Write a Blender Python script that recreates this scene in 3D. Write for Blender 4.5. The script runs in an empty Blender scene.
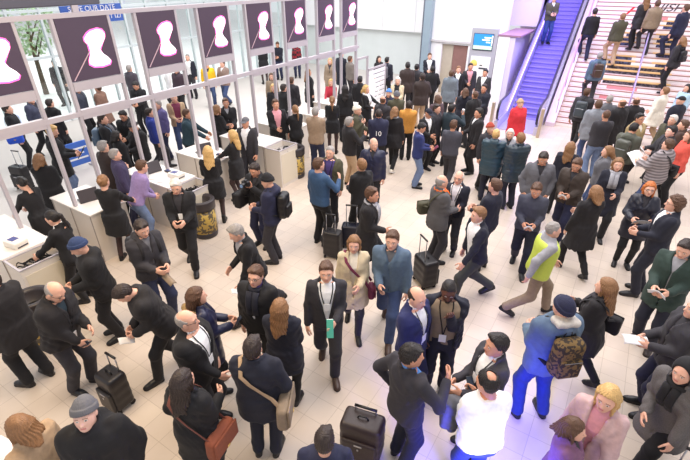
import bpy, math, random
import numpy as np
from mathutils import Matrix, Vector
SC = bpy.context.scene
COL = SC.collection
rad = math.radians
# ------------------------------------------------------------------ camera
CAM_H, FPX, PITCH, YAW = 4.7, 437.0, rad(30.6), rad(32.6)
cp, sp, cyw, syw = math.cos(PITCH), math.sin(PITCH), math.cos(YAW), math.sin(YAW)
CR = np.array([cyw, syw, 0.]); CF = np.array([-syw*cp, cyw*cp, -sp]); CU = np.array([-syw*sp, cyw*sp, cp])
CAM = np.array([0, 0, CAM_H])
def ray(x, y): return CF*FPX + CR*(x-345) - CU*(y-230)
def at_z(x, y, z=0.): d = ray(x, y); return CAM + d*((z-CAM_H)/d[2])
def at_X(x, y, X): d = ray(x, y); return CAM + d*(X/d[0])
def at_Y(x, y, Y): d = ray(x, y); return CAM + d*(Y/d[1])
cam = bpy.data.cameras.new('camera'); cam.sensor_width = 36; cam.lens = FPX/690*36; cam.clip_end = 200
co = bpy.data.objects.new('camera', cam); COL.objects.link(co)
co.location = (0, 0, CAM_H); co.rotation_euler = (math.pi/2-PITCH, 0, YAW); SC.camera = co
# ------------------------------------------------------------------ materials
MATS = {}
def srgb(r, g, b):
    f = lambda c: (c/255)/12.92 if c/255 <= .04045 else ((c/255+.055)/1.055)**2.4
    return (f(r), f(g), f(b))
def mat(name, col, rough=.6, metal=0., kind=None, emit=0., scale=30., bump=.15, var=.25, sheen=0., alpha=None, trans=0., col2=None):
    key = (name, tuple(round(c, 4) for c in col), kind)
    if key in MATS: return MATS[key]
    m = bpy.data.materials.new(name); m.use_nodes = True; nt = m.node_tree; N = nt.nodes; L = nt.links
    b = N['Principled BSDF']; b.inputs['Base Color'].default_value = (*col, 1)
    b.inputs['Roughness'].default_value = rough; b.inputs['Metallic'].default_value = metal
    if sheen: b.inputs['Sheen Weight'].default_value = sheen
    if trans: b.inputs['Transmission Weight'].default_value = trans
    if emit: b.inputs['Emission Color'].default_value = (*col, 1); b.inputs['Emission Strength'].default_value = emit
    if kind:
        tc = N.new('ShaderNodeTexCoord'); src = tc.outputs['Object']
        mp = N.new('ShaderNodeMapping'); L.new(src, mp.inputs[0]); src = mp.outputs[0]
        nz = N.new('ShaderNodeTexNoise'); nz.inputs['Scale'].default_value = scale; nz.inputs['Detail'].default_value = 4
        if kind == 'hair': mp.inputs['Scale'].default_value = (2.2, 2.2, .35)
        L.new(src, nz.inputs['Vector'])
        rp = N.new('ShaderNodeMix'); rp.data_type = 'RGBA'
        c2 = col2 if col2 else tuple(min(1, c*(1+var)+.002) for c in col)
        c1 = col if col2 else tuple(c*(1-var) for c in col)
        rp.inputs[6].default_value = (*c1, 1); rp.inputs[7].default_value = (*c2, 1)
        fac = nz.outputs[0]
        if kind in ('stripe', 'plaid', 'camo'):
            if kind == 'stripe':
                w = N.new('ShaderNodeTexWave'); w.bands_direction = 'Z'; w.inputs['Scale'].default_value = 5.; w.inputs['Distortion'].default_value = .6
                L.new(src, w.inputs['Vector']); fac = w.outputs['Fac']
            elif kind == 'plaid':
                w = N.new('ShaderNodeTexChecker'); w.inputs['Scale'].default_value = 9.; L.new(src, w.inputs['Vector']); fac = w.outputs['Fac']
            else:
                v = N.new('ShaderNodeTexVoronoi'); v.inputs['Scale'].default_value = 40. if scale > 20 else 22.; L.new(src, v.inputs['Vector'])
                cr = N.new('ShaderNodeValToRGB'); cr.color_ramp.interpolation = 'CONSTANT'; cr.color_ramp.elements[0].color = (0, 0, 0, 1); cr.color_ramp.elements[1].position = .5
                L.new(v.outputs['Color'], cr.inputs[0]); fac = cr.outputs[0]
        L.new(fac, rp.inputs[0]); L.new(rp.outputs[2], b.inputs['Base Color'])
        if bump:
            bp = N.new('ShaderNodeBump'); bp.inputs['Strength'].default_value = bump; bp.inputs['Distance'].default_value = .01
            L.new(nz.outputs[0], bp.inputs['Height']); L.new(bp.outputs[0], b.inputs['Normal'])
    MATS[key] = m; return m
# ------------------------------------------------------------------ objects
def tag(o, label=None, cat=None, group=None, kind=None):
    if label: o['label'] = label
    if cat: o['category'] = cat
    if group: o['group'] = group
    if kind: o['kind'] = kind
    return o
def empty(name, loc=(0, 0, 0), rz=0., label=None, cat=None, group=None, parent=None):
    o = bpy.data.objects.new(name, None); COL.objects.link(o); o.empty_display_size = .1
    o.location = loc; o.rotation_euler = (0, 0, rz); o.parent = parent
    return tag(o, label, cat, group)
def link(name, me, parent=None, mw=None, mats=None):
    o = bpy.data.objects.new(name, me); COL.objects.link(o)
    if parent: o.parent = parent
    if mw is not None: o.matrix_local = mw
    return o
def mesh(name, V, Q, mats, mi=None, smooth=True):
    """V (n,3); Q list/array of quads or list of polys"""
    me = bpy.data.meshes.new(name)
    V = np.asarray(V, np.float32)
    if isinstance(Q, np.ndarray):
        n = len(Q); k = Q.shape[1]
        me.vertices.add(len(V)); me.vertices.foreach_set('co', V.ravel())
        me.loops.add(n*k); me.loops.foreach_set('vertex_index', Q.astype(np.int32).ravel())
        me.polygons.add(n); me.polygons.foreach_set('loop_start', np.arange(0, n*k, k, dtype=np.int32))
        if mi is not None: me.polygons.foreach_set('material_index', np.asarray(mi, np.int32))
        me.update(calc_edges=True)
    else:
        me.from_pydata([tuple(map(float, v)) for v in V], [], [tuple(map(int, q)) for q in Q])
        if mi is not None: me.polygons.foreach_set('material_index', list(mi))
    for m in (mats if isinstance(mats, (list, tuple)) else [mats]): me.materials.append(m)
    me.polygons.foreach_set('use_smooth', [smooth]*len(me.polygons)); me.update()
    return me
class MB:
    """collects boxes, tubes, prisms -> one mesh"""
    def __init__(s): s.V = []; s.F = []; s.M = []
    def add(s, V, F, m=0):
        o = len(s.V); s.V += [tuple(v) for v in V]; s.F += [tuple(i+o for i in f) for f in F]; s.M += [m]*len(F); return s
    def box(s, x0, y0, z0, x1, y1, z1, m=0, M=None, bev=0.):
        xs, ys, zs = sorted((x0, x1)), sorted((y0, y1)), sorted((z0, z1))
        if bev <= 0:
            V = [(x, y, z) for z in zs for y in ys for x in xs]
            F = [(0, 2, 3, 1), (4, 5, 7, 6), (0, 1, 5, 4), (2, 6, 7, 3), (0, 4, 6, 2), (1, 3, 7, 5)]
        else:
            b = min(bev, .49*(xs[1]-xs[0]), .49*(ys[1]-ys[0]), .49*(zs[1]-zs[0]))
            import bmesh
            bm = bmesh.new(); bmesh.ops.create_cube(bm, size=1)
            for v in bm.verts:
                v.co = Vector(((xs[0]+xs[1])/2+v.co.x*(xs[1]-xs[0]), (ys[0]+ys[1])/2+v.co.y*(ys[1]-ys[0]), (zs[0]+zs[1])/2+v.co.z*(zs[1]-zs[0])))
            bmesh.ops.bevel(bm, geom=bm.edges[:], offset=b, segments=2, affect='EDGES', profile=.5)
            bm.verts.index_update(); V = [tuple(v.co) for v in bm.verts]; F = [[v.index for v in f.verts] for f in bm.faces]; bm.free()
        if M is not None: V = [tuple(M @ Vector(v)) for v in V]
        return s.add(V, F, m)
    def tube(s, P, r, n=8, m=0, flat=None, closed=False):
        P = [np.array(p, float) for p in P]; V = []; F = []; k = len(P)
        rs = r if isinstance(r, list) else [r]*k
        prev = None
        for i in range(k):
            t = P[min(i+1, k-1)]-P[max(i-1, 0)]; t = t/(np.linalg.norm(t)+1e-9)
            if flat is not None:
                f = flat[i] if isinstance(flat, list) else flat
                a = np.array(f, float); a = a-t*(a@t); a /= np.linalg.norm(a)+1e-9
            elif prev is None:
                a = np.cross(t, (0, 0, 1) if abs(t[2]) < .9 else (1, 0, 0)); a /= np.linalg.norm(a)
            else: a = prev-t*(prev@t); a /= np.linalg.norm(a)+1e-9
            prev = a; b = np.cross(t, a)
            ra, rb = (rs[i] if isinstance(rs[i], (tuple, list)) else (rs[i], rs[i]))
            for j in range(n):
                an = 2*math.pi*j/n; V.append(P[i]+a*math.cos(an)*ra+b*math.sin(an)*rb)
        for i in range(k-1):
            for j in range(n):
                F.append((i*n+j, i*n+(j+1) % n, (i+1)*n+(j+1) % n, (i+1)*n+j))
        F.append(tuple(range(n))[::-1]); F.append(tuple((k-1)*n+j for j in range(n)))
        return s.add(V, F, m)
    def lathe(s, prof, c=(0, 0, 0), n=24, m=0):
        V = []; F = []
        for r, z in prof:
            for j in range(n): V.append((c[0]+r*math.cos(2*math.pi*j/n), c[1]+r*math.sin(2*math.pi*j/n), c[2]+z))
        for i in range(len(prof)-1):
            for j in range(n): F.append((i*n+j, i*n+(j+1) % n, (i+1)*n+(j+1) % n, (i+1)*n+j))
        F.append(tuple(range(n))[::-1]); F.append(tuple((len(prof)-1)*n+j for j in range(n)))
        return s.add(V, F, m)
    def prism(s, pts, t0, t1, f, m=0):
        """pts 2-D polygon, f(u,v,t)->xyz"""
        n = len(pts); V = [f(u, v, t0) for u, v in pts]+[f(u, v, t1) for u, v in pts]
        F = [tuple(range(n))[::-1], tuple(range(n, 2*n))]+[(i, (i+1) % n, n+(i+1) % n, n+i) for i in range(n)]
        return s.add(V, F, m)
    def me(s, name, mats, smooth=False): return mesh(name, s.V, s.F, mats, s.M, smooth)
    def build(s, name, mats, parent=None, smooth=False, mw=None): return link(name, s.me(name, mats, smooth), parent, mw)
# ------------------------------------------------------------------ signed distance fields -> meshes
class Grid:
    def __init__(s, lo, hi, h):
        s.h = h; s.lo = np.array(lo, float); n = np.ceil((np.array(hi)-s.lo)/h).astype(int)+2; s.n = n
        s.ax = [s.lo[i]+h*np.arange(n[i]) for i in range(3)]
    def full(s, v=1.): return np.full(tuple(s.n), v, np.float32)
    def sub(s, lo, hi):
        i0 = np.clip(np.floor((np.array(lo)-s.lo)/s.h).astype(int), 0, s.n); i1 = np.clip(np.ceil((np.array(hi)-s.lo)/s.h).astype(int)+1, 0, s.n)
        sl = tuple(slice(a, b) for a, b in zip(i0, i1))
        return sl, s.ax[0][sl[0]][:, None, None], s.ax[1][sl[1]][None, :, None], s.ax[2][sl[2]][None, None, :]
    def pts(s): return s.ax[0][:, None, None], s.ax[1][None, :, None], s.ax[2][None, None, :]
def smin(a, b, k):
    if k <= 0: return np.minimum(a, b)
    h = np.maximum(k-np.abs(a-b), 0)/k
    return np.minimum(a, b)-h*h*k*.25
def smax(a, b, k): return -smin(-a, -b, k)
def rcone(x, y, z, a, b, ra, rb):
    d = b-a; L2 = d@d+1e-12
    t = np.clip(((x-a[0])*d[0]+(y-a[1])*d[1]+(z-a[2])*d[2])/L2, 0, 1)
    return np.sqrt((x-a[0]-t*d[0])**2+(y-a[1]-t*d[1])**2+(z-a[2]-t*d[2])**2)-(ra+(rb-ra)*t)
def add_cone(g, F, a, b, ra, rb, k=.0, mg=.05):
    a = np.array(a, float); b = np.array(b, float); R = max(ra, rb)+mg+k
    sl, x, y, z = g.sub(np.minimum(a, b)-R, np.maximum(a, b)+R)
    F[sl] = smin(F[sl], rcone(x, y, z, a, b, ra, rb), k)
def ell(x, y, z, c, r):
    q = np.sqrt(((x-c[0])/r[0])**2+((y-c[1])/r[1])**2+((z-c[2])/r[2])**2)
    return (q-1)*min(r)
def rbox(x, y, z, c, s, r):
    qx = np.abs(x-c[0])-s[0]+r; qy = np.abs(y-c[1])-s[1]+r; qz = np.abs(z-c[2])-s[2]+r
    return np.sqrt(np.maximum(qx, 0)**2+np.maximum(qy, 0)**2+np.maximum(qz, 0)**2)+np.minimum(np.maximum(qx, np.maximum(qy, qz)), 0)-r
_C = np.array([(i, j, k) for i in (0, 1) for j in (0, 1) for k in (0, 1)])
_E = [(a, b) for a in range(8) for b in range(a+1, 8) if np.abs(_C[a]-_C[b]).sum() == 1]
def nets(g, F):
    F = F.copy()
    F[0] = F[-1] = np.abs(F[0])+1e-4; F[:, 0] = F[:, -1] = 1; F[:, :, 0] = F[:, :, -1] = 1; F[0] = 1; F[-1] = 1
    S = F < 0; n = F.shape
    cnt = np.zeros((n[0]-1, n[1]-1, n[2]-1), np.int8)
    for c in _C: cnt += S[c[0]:n[0]-1+c[0], c[1]:n[1]-1+c[1], c[2]:n[2]-1+c[2]]
    I = np.argwhere((cnt > 0) & (cnt < 8))
    if len(I) == 0: return np.zeros((0, 3)), np.zeros((0, 4), int)
    val = np.stack([F[I[:, 0]+c[0], I[:, 1]+c[1], I[:, 2]+c[2]] for c in _C], 1)
    acc = np.zeros((len(I), 3)); m = np.zeros(len(I))
    for a, b in _E:
        va, vb = val[:, a], val[:, b]; cr = (va < 0) != (vb < 0)
        t = np.where(cr, va/np.where(cr, va-vb, 1), 0)
        acc += cr[:, None]*(_C[a]+t[:, None]*(_C[b]-_C[a])); m += cr
    V = g.lo+g.h*(I+acc/m[:, None])
    idx = np.full(cnt.shape, -1, np.int32); idx[I[:, 0], I[:, 1], I[:, 2]] = np.arange(len(I))
    Q = []
    for ax in range(3):
        a1, a2 = (ax+1) % 3, (ax+2) % 3
        sA = [slice(0, -1) if i == ax else slice(1, -1) for i in range(3)]; sB = [slice(1, None) if i == ax else slice(1, -1) for i in range(3)]
        A = S[tuple(sA)]; B = S[tuple(sB)]
        for inside_first in (True, False):
            W = np.argwhere(A & ~B if inside_first else ~A & B)
            if not len(W): continue
            P = W.copy(); P[:, a1] += 1; P[:, a2] += 1
            def cell(o1, o2):
                q = P.copy(); q[:, a1] -= o1; q[:, a2] -= o2; return idx[q[:, 0], q[:, 1], q[:, 2]]
            c00, c10, c11, c01 = cell(1, 1), cell(0, 1), cell(0, 0), cell(1, 0)
            Q.append(np.stack([c00, c10, c11, c01] if inside_first else [c00, c01, c11, c10], 1))
    return V, np.concatenate(Q) if Q else np.zeros((0, 4), int)
# ------------------------------------------------------------------ human templates
def T_head():
    g = Grid((-.1, -.13, -.11), (.1, .135, .25), .006); x, y, z = g.pts(); F = g.full()
    F = ell(x, y, z, (0, -.012, .135), (.076, .096, .1))
    F = smin(F, ell(x, y, z, (0, .03, .06), (.056, .058, .062)), .05)
    F = smin(F, ell(x, y, z, (0, .04, .1), (.06, .05, .075)), .03)
    F = smin(F, ell(x, y, z, (0, .07, .018), (.024, .02, .018)), .035)
    A = lambda a, b, ra, rb, k: smin(F, rcone(x, y, z, np.array(a), np.array(b), ra, rb), k)
    F = A((-.034, .074, .135), (.034, .074, .135), .012, .012, .025)
    ax = np.abs(x)
    F = smax(F, -(np.sqrt((ax-.031)**2+(y-.099)**2+(z-.117)**2)-.0125), .016)
    F = A((0, .086, .122), (0, .11, .085), .007, .0115, .012)
    F = smin(F, np.sqrt((ax-.012)**2+(y-.094)**2+(z-.08)**2)-.008, .01)
    F = A((-.019, .083, .05), (.019, .083, .05), .0075, .0075, .01)
    F = A((-.015, .082, .04), (.015, .082, .04), .008, .008, .01)
    F = smin(F, np.sqrt((ax-.031)**2+(y-.076)**2+(z-.117)**2)-.0125, .002)
    F = smin(F, ell(ax, y, z, (.078, -.008, .103), (.011, .021, .033)), .008)
    F = A((0, -.02, .05), (0, -.032, -.1), .053, .06, .03)
    V, Q = nets(g, F.astype(np.float32)); c = V[Q].mean(1); X = np.abs(c[:, 0]); Y = c[:, 1]; Z = c[:, 2]
    mi = np.zeros(len(Q), int)
    mi[(np.sqrt((X-.031)**2+(Z-.117)**2) < .0115) & (Y > .06) & (np.abs(Z-.117) < .008)] = 1
    mi[(np.abs(X-.031) < .005) & (np.abs(Z-.117) < .006) & (Y > .06)] = 2
    mi[(X > .016) & (X < .05) & (np.abs(Z-.1405+.25*np.clip(X-.03, 0, 1)) < .0032) & (Y > .05)] = 4
    mi[(X < .021) & (Z > .036) & (Z < .055) & (Y > .078)] = 3
    return V, Q, mi
def T_hand(curl, spread=0.):
    g = Grid((-.09, -.06, -.2), (.035, .1, .02), .0048); F = g.full(); x, y, z = g.pts()
    F = smin(F, ell(x, y, z, (0, 0, -.05), (.017, .041, .055)), 0).astype(np.float32)
    add_cone(g, F, (0, 0, .01), (0, 0, -.035), .026, .024, .02, .02)
    add_cone(g, F, (-.004, .028, -.03), (-.006, .02, -.075), .014, .013, .015, .02)
    for yo, L, sp_ in ((.031, .07, .12), (.011, .079, .03), (-.01, .073, -.04), (-.03, .056, -.14)):
        p = np.array((0, yo*.93, -.086)); a = curl*.6
        for k, (fr, r0, r1) in enumerate(((.45, .0093, .0088), (.32, .0088, .0082), (.23, .0082, .0072))):
            d = np.array((-math.sin(a), (sp_+spread*sp_)*math.cos(a)*.6, -math.cos(a))); d /= np.linalg.norm(d)
            q = p+d*L*fr; add_cone(g, F, p, q, r0, r1, .002 if k else .006, .015); p = q; a += curl
    p0 = np.array((-.006, .032, -.028)); p1 = p0+np.array((-.012, .03, -.025)); p2 = p1+np.array((-.01-.012*curl, .012-.006*curl, -.03)); p3 = p2+np.array((-.006-.012*curl, .002-.004*curl, -.024))
    add_cone(g, F, p0, p1, .0135, .0115, .01, .02); add_cone(g, F, p1, p2, .0115, .0098, .003, .02); add_cone(g, F, p2, p3, .0098, .008, .002, .02)
    V, Q = nets(g, F); return V, Q
def T_shoe(kind):
    g = Grid((-.06, -.11, -.01), (.06, .22, .2 if kind == 'boot' else .12), .0075); x, y, z = g.pts()
    F = ell(x, y, z, (0, .11, .028), (.047, .095, .042))
    F = smin(F, ell(x, y, z, (0, -.03, .04), (.037, .058, .06)), .04)
    F = smin(F, rcone(x, y, z, np.array((0, .0, .06)), np.array((0, .08, .045)), .04, .04), .03)
    if kind == 'boot': F = smin(F, rcone(x, y, z, np.array((0, -.025, .05)), np.array((0, -.03, .17)), .045, .05), .03)
    else: F = smin(F, rcone(x, y, z, np.array((0, -.025, .05)), np.array((0, -.025, .1)), .04, .042), .02)
    F = smax(F, -(z-.003), .004)
    sole = smax(np.maximum(np.abs(z-.01)-.012, np.sqrt((x/1.0)**2+((np.clip(np.abs(y-.055)-.1, 0, 1)))**2)-.046+.006*np.clip((.05-y)/.1, 0, 1)), -(y+.092), .01)
    F = smin(F, sole, .003)
    V, Q = nets(g, F.astype(np.float32)); z_ = V[Q].mean(1)[:, 2]
    return V, Q, np.where(z_ < .021, 1, 0)
def zline(y): return np.interp(y, [-.12, -.06, -.03, -.005, .022, .05, .075, .1], [.02, .035, .05, .085, .12, .165, .188, .205])
def T_hair(kind):
    lo, hi = (-.17, -.22, -.3), (.17, .19, .3)
    h = .0068 if kind in ('long', 'bob', 'ponytail') else .006
    g = Grid(lo, hi, h); x, y, z = g.pts(); ax = np.abs(x)
    ns = .0035*np.sin(70*x+9*np.sin(20*z))*np.sin(55*z+13*x+2)*np.sin(40*y+1)
    cap = lambda o, oz=0: ell(x, y, z, (0, -.014, .137), (.076+o, .097+o, .1+o+oz))
    gv = .0028*np.sin(np.arctan2(x, y+.03)*26+3*np.sin(30*z))            # strand grooves running down from the crown
    jag = .007*np.sin(85*x+2)*np.sin(60*y+40*z)
    if kind in ('short', 'crop', 'curly', 'crown'):
        o = {'short': .011, 'crop': .005, 'curly': .02, 'crown': .009}[kind]
        F = cap(o, .004)+ns*(2.6 if kind == 'curly' else 1.2)+gv*(1.2 if kind != 'crop' else .5)
        if kind == 'short': F = smin(F, ell(x, y, z, (.022, .035, .218), (.05, .045, .018))+ns*1.5, .02)
        F = smax(F, (zline(y)+jag-z)*.75, .01)
        if kind == 'crown': F = smax(F, -(np.sqrt(x*x+(y+.06)**2+(z-.235)**2)-.052)+jag, .006)
        if kind == 'curly': F = smin(F, smax(ell(ax, y, z, (.05, -.045, .09), (.048, .055, .08))+ns*3, y-.02, .02), .02)
    elif kind == 'bald':
        F = smax(cap(.006)+ns*.6, (zline(y)+jag-z)*.75, .01); F = smax(F, z-.175+.35*np.clip(y+.03, -.1, .1)+jag, .012)
    elif kind in ('long', 'bob', 'ponytail', 'bun'):
        o = .016 if kind in ('long', 'bob') else .01
        F = smax(cap(o, .002)+ns+gv, (zline(y)+jag*.6-z)*.75, .012)
        if kind in ('long', 'bob'):
            zb = -.2 if kind == 'long' else -.02
            t = np.clip((.14-z)/(.14-zb), 0, 1); w = .094-.012*t+.012*np.sin(t*3.1); dp = .075-.022*t*(kind == 'long')
            cur = (np.sqrt((x/w)**2+((y+.045+.085*t)/dp)**2)-1)*.055+gv*1.6+.002*np.sin(60*z+20*x)
            cur = smax(cur, np.maximum(z-.15, zb-z+.03*np.sin(38*x)+.35*ax), .025)
            neck = np.maximum(np.sqrt(x*x+(y-.005)**2)-.06, z-.07)
            cur = smax(cur, -neck, .01); cur = smax(cur, y-.03, .025)
            F = smin(F, cur, .035)
            side = rcone(ax, y, z, np.array((.076, .005, .14)), np.array((.08, .015, max(zb, -.1))), .016, .02)+ns+gv
            F = smin(F, side, .022)
        elif kind == 'ponytail':
            F = smin(F, rcone(x, y, z, np.array((0, -.1, .16)), np.array((0, -.145, .12)), .02, .027), .02)
            F = smin(F, rcone(x, y, z, np.array((0, -.145, .12)), np.array((.01, -.14, -.06)), .03, .022)+ns*1.5, .02)
            F = smin(F, rcone(x, y, z, np.array((.01, -.14, -.06)), np.array((.012, -.125, -.16)), .022, .006)+ns, .01)
        else: F = smin(F, np.sqrt(x*x+(y+.12)**2+(z-.17)**2)-.038+ns*1.5, .015)
    elif kind in ('beanie', 'cap', 'hood'):
        rib = .0016*np.sin(np.arctan2(x, y+.01)*44)
        if kind == 'beanie':
            zl = .145-(.02-y)*.32
            F = smax(ell(x, y, z, (0, -.02, .15), (.089, .108, .112))+rib, (zl-z), .01)
            br = np.maximum(np.abs(ell(x, y, z, (0, -.014, .137), (.092, .113, .12)))-.009, np.abs(z-zl-.025)-.026)+rib
            F = smin(F, br, .006)
        elif kind == 'cap':
            F = smax(ell(x, y, z, (0, -.016, .145), (.088, .107, .1)), .15-z+(y)*.05, .008)
            vis = np.maximum(np.sqrt((x/.078)**2+((y-.06)/.11)**2)*.08-.08, np.maximum(np.abs(z-.16+.25*(y-.09)+4*x*x*.5)-.005, .05-y))
            F = smin(F, vis, .006)
        else:
            F = smax(ell(x, y, z, (0, -.03, .12), (.112, .125, .14)), -ell(x, y, z, (0, .07, .1), (.075, .1, .1)), .02)
            F = smax(F, -ell(x, y, z, (0, -.01, .05), (.075, .085, .13)), .01)
    elif kind == 'beard':
        F = smax(np.minimum(ell(x, y, z, (0, .034, .055), (.062, .065, .066)), ell(x, y, z, (0, .072, .02), (.032, .032, .03)))+ns, np.maximum(z-.075-.5*np.clip(.05-y, 0, 1), -(y+.0)), .01)
        F = smax(F, -(np.sqrt(x*x+((z-.047)*1.6)**2)-.02)-(y < .05)*.1, .005)
    V, Q = nets(g, np.broadcast_to(F, tuple(g.n)).astype(np.float32)); return V, Q
_T = {}
def tmpl(fn, *a):
    k = (fn.__name__,)+a
    if k not in _T: _T[k] = fn(*a)
    return _T[k]
_ME = {}
def cme(key, make):
    if key not in _ME: _ME[key] = make()
    return _ME[key]
# ------------------------------------------------------------------ colours
SKIN = dict(a=srgb(224, 172, 148), b=srgb(205, 148, 120), c=srgb(170, 112, 82), d=srgb(92, 56, 42), p=srgb(236, 190, 172))
K = dict(blk=srgb(25, 22, 26), ink=srgb(18, 17, 22), char=srgb(46, 44, 50), grey=srgb(98, 98, 104), lgrey=srgb(158, 158, 164), navy=srgb(30, 33, 62), dnavy=srgb(24, 26, 42),
         blue=srgb(40, 60, 120), rblue=srgb(38, 56, 140), teal=srgb(38, 62, 74), steel=srgb(84, 104, 126), olive=srgb(72, 70, 52), brown=srgb(70, 50, 42), dbrown=srgb(50, 38, 36), tan=srgb(176, 148, 118), beige=srgb(206, 190, 160),
         cream=srgb(228, 220, 204), white=srgb(238, 238, 240), red=srgb(206, 44, 56), maroon=srgb(116, 44, 72), purple=srgb(66, 52, 110), must=srgb(204, 142, 62), lilac=srgb(150, 130, 180), green=srgb(40, 58, 52), jean=srgb(58, 74, 112), djean=srgb(40, 46, 74), ljean=srgb(104, 122, 156), taupe=srgb(140, 122, 102), pink=srgb(216, 150, 160), orange=srgb(228, 110, 44), hiviz=srgb(196, 212, 84), sky=srgb(80, 130, 200), dteal=srgb(34, 50, 60), bblue=srgb(48, 78, 114),
         hblk=srgb(28, 22, 22), hdk=srgb(48, 36, 32), hbr=srgb(88, 60, 42), hlb=srgb(136, 98, 64), hbl=srgb(206, 168, 108), hgy=srgb(150, 144, 140), hwh=srgb(214, 208, 200), hred=srgb(186, 104, 44), tight=srgb(64, 46, 46))
def fab(c, kind=None):
    col = K[c] if isinstance(c, str) else c
    if kind == 'stripe': return mat('striped_fabric', col, .7, kind='stripe', col2=tuple(v*.35 for v in col))
    if kind == 'plaid': return mat('plaid_fabric', col, .85, kind='plaid', col2=(.02, .015, .02))
    if kind == 'camo': return mat('camouflage_fabric', col, .8, kind='camo', col2=srgb(50, 40, 30))
    if kind == 'tweed': return mat('tweed_fabric', col, .9, kind='tweed', scale=110, var=.45, bump=.2)
    if kind == 'shiny': return mat('shell_fabric', col, .42, kind='shell', scale=18, var=.15, bump=.2)
    if kind == 'jean': return mat('denim', col, .85, kind='denim', scale=14, var=.35, bump=.1)
    return mat('fabric', col, .82, kind='cloth', scale=26, var=.2, bump=.18, sheen=.03)
def hairm(c): return mat('hair', K[c], .5, kind='hair', scale=55, var=.45, bump=.5)
M_EYE = mat('eye_white', srgb(225, 220, 215), .3); M_DARK = mat('iris', srgb(60, 44, 38), .5); M_BROW = mat('eyebrow', srgb(112, 82, 66), .7)
def skinm(s): return mat('skin_'+s, SKIN[s], .5, kind='skin', scale=60, var=.06, bump=.05)
def lipm(s): c = SKIN[s]; return mat('lips_'+s, (c[0]*.8, c[1]*.5, c[2]*.55), .45)
M_BLKL = mat('black_leather', srgb(26, 24, 26), .35, kind='leather', scale=90, var=.15, bump=.1)
M_SOLE = mat('rubber_sole', srgb(34, 31, 31), .8)
# ------------------------------------------------------------------ skeleton + body
HIP = np.array((0, 0, .93))
def Rx(a): c, s = math.cos(a), math.sin(a); return np.array(((1, 0, 0), (0, c, s), (0, -s, c)))   # +a leans top forward (+y)
def Rz(a): c, s = math.cos(a), math.sin(a); return np.array(((c, -s, 0), (s, c, 0), (0, 0, 1)))
def Ry(a): c, s = math.cos(a), math.sin(a); return np.array(((c, 0, s), (0, 1, 0), (-s, 0, c)))
ARMS = dict(down=(.245, .03, .86, .5), relax=(.25, .1, .9, .5), hold=(.09, .29, 1.1, .4), low=(.07, .26, .98, .5), phone=(.07, .27, 1.2, .5), pocket=(.225, .07, .93, 1.2), behind=(.05, -.17, .96, .8), cross=(-.07, .2, 1.17, .6),
            chin=(.05, .2, 1.4, .5), reach=(.2, .5, 1.1, .2), up=(.16, .3, 1.42, .4), hip=(.25, .02, 1.0, 1.5), strap=(.12, .17, 1.32, .6), carry=(.27, .06, .87, .4), rail=(.33, .3, 1.02, .6), camera=(.06, .25, 1.36, .8), paper=(.17, .34, 1.16, .5), fwd=(.24, .3, .98, .2), back=(.25, -.22, .95, .2), table=(.19, .42, 1.06, .3), point=(.2, .3, 1.3, .6), ear=(.11, .08, 1.57, .8))
def ik(a, c, l1, l2, pole):
    v = c-a; d = np.linalg.norm(v); 
    if d > (l1+l2)*.995: c = a+v/d*(l1+l2)*.995; v = c-a; d = np.linalg.norm(v)
    u = v/d; x = (l1*l1-l2*l2+d*d)/(2*d); h = math.sqrt(max(l1*l1-x*x, 0)); p = pole-u*(pole@u); p /= np.linalg.norm(p)+1e-9
    return a+u*x+p*h, c
PROF_M = np.array([(.78, .15, .1, 0), (.9, .178, .12, -.005), (1., .168, .115, 0), (1.1, .16, .11, .005), (1.22, .168, .118, .005), (1.32, .18, .124, 0), (1.4, .178, .11, -.008), (1.45, .14, .085, -.015), (1.49, .078, .07, -.02), (1.54, .06, .06, -.02)])
PROF_F = np.array([(.78, .155, .105, 0), (.9, .18, .122, -.008), (1., .16, .11, 0), (1.1, .132, .094, .005), (1.22, .145, .115, .012), (1.3, .155, .125, .012), (1.39, .155, .1, -.005), (1.44, .12, .075, -.012), (1.48, .066, .06, -.02), (1.54, .05, .052, -.02)])
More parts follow.
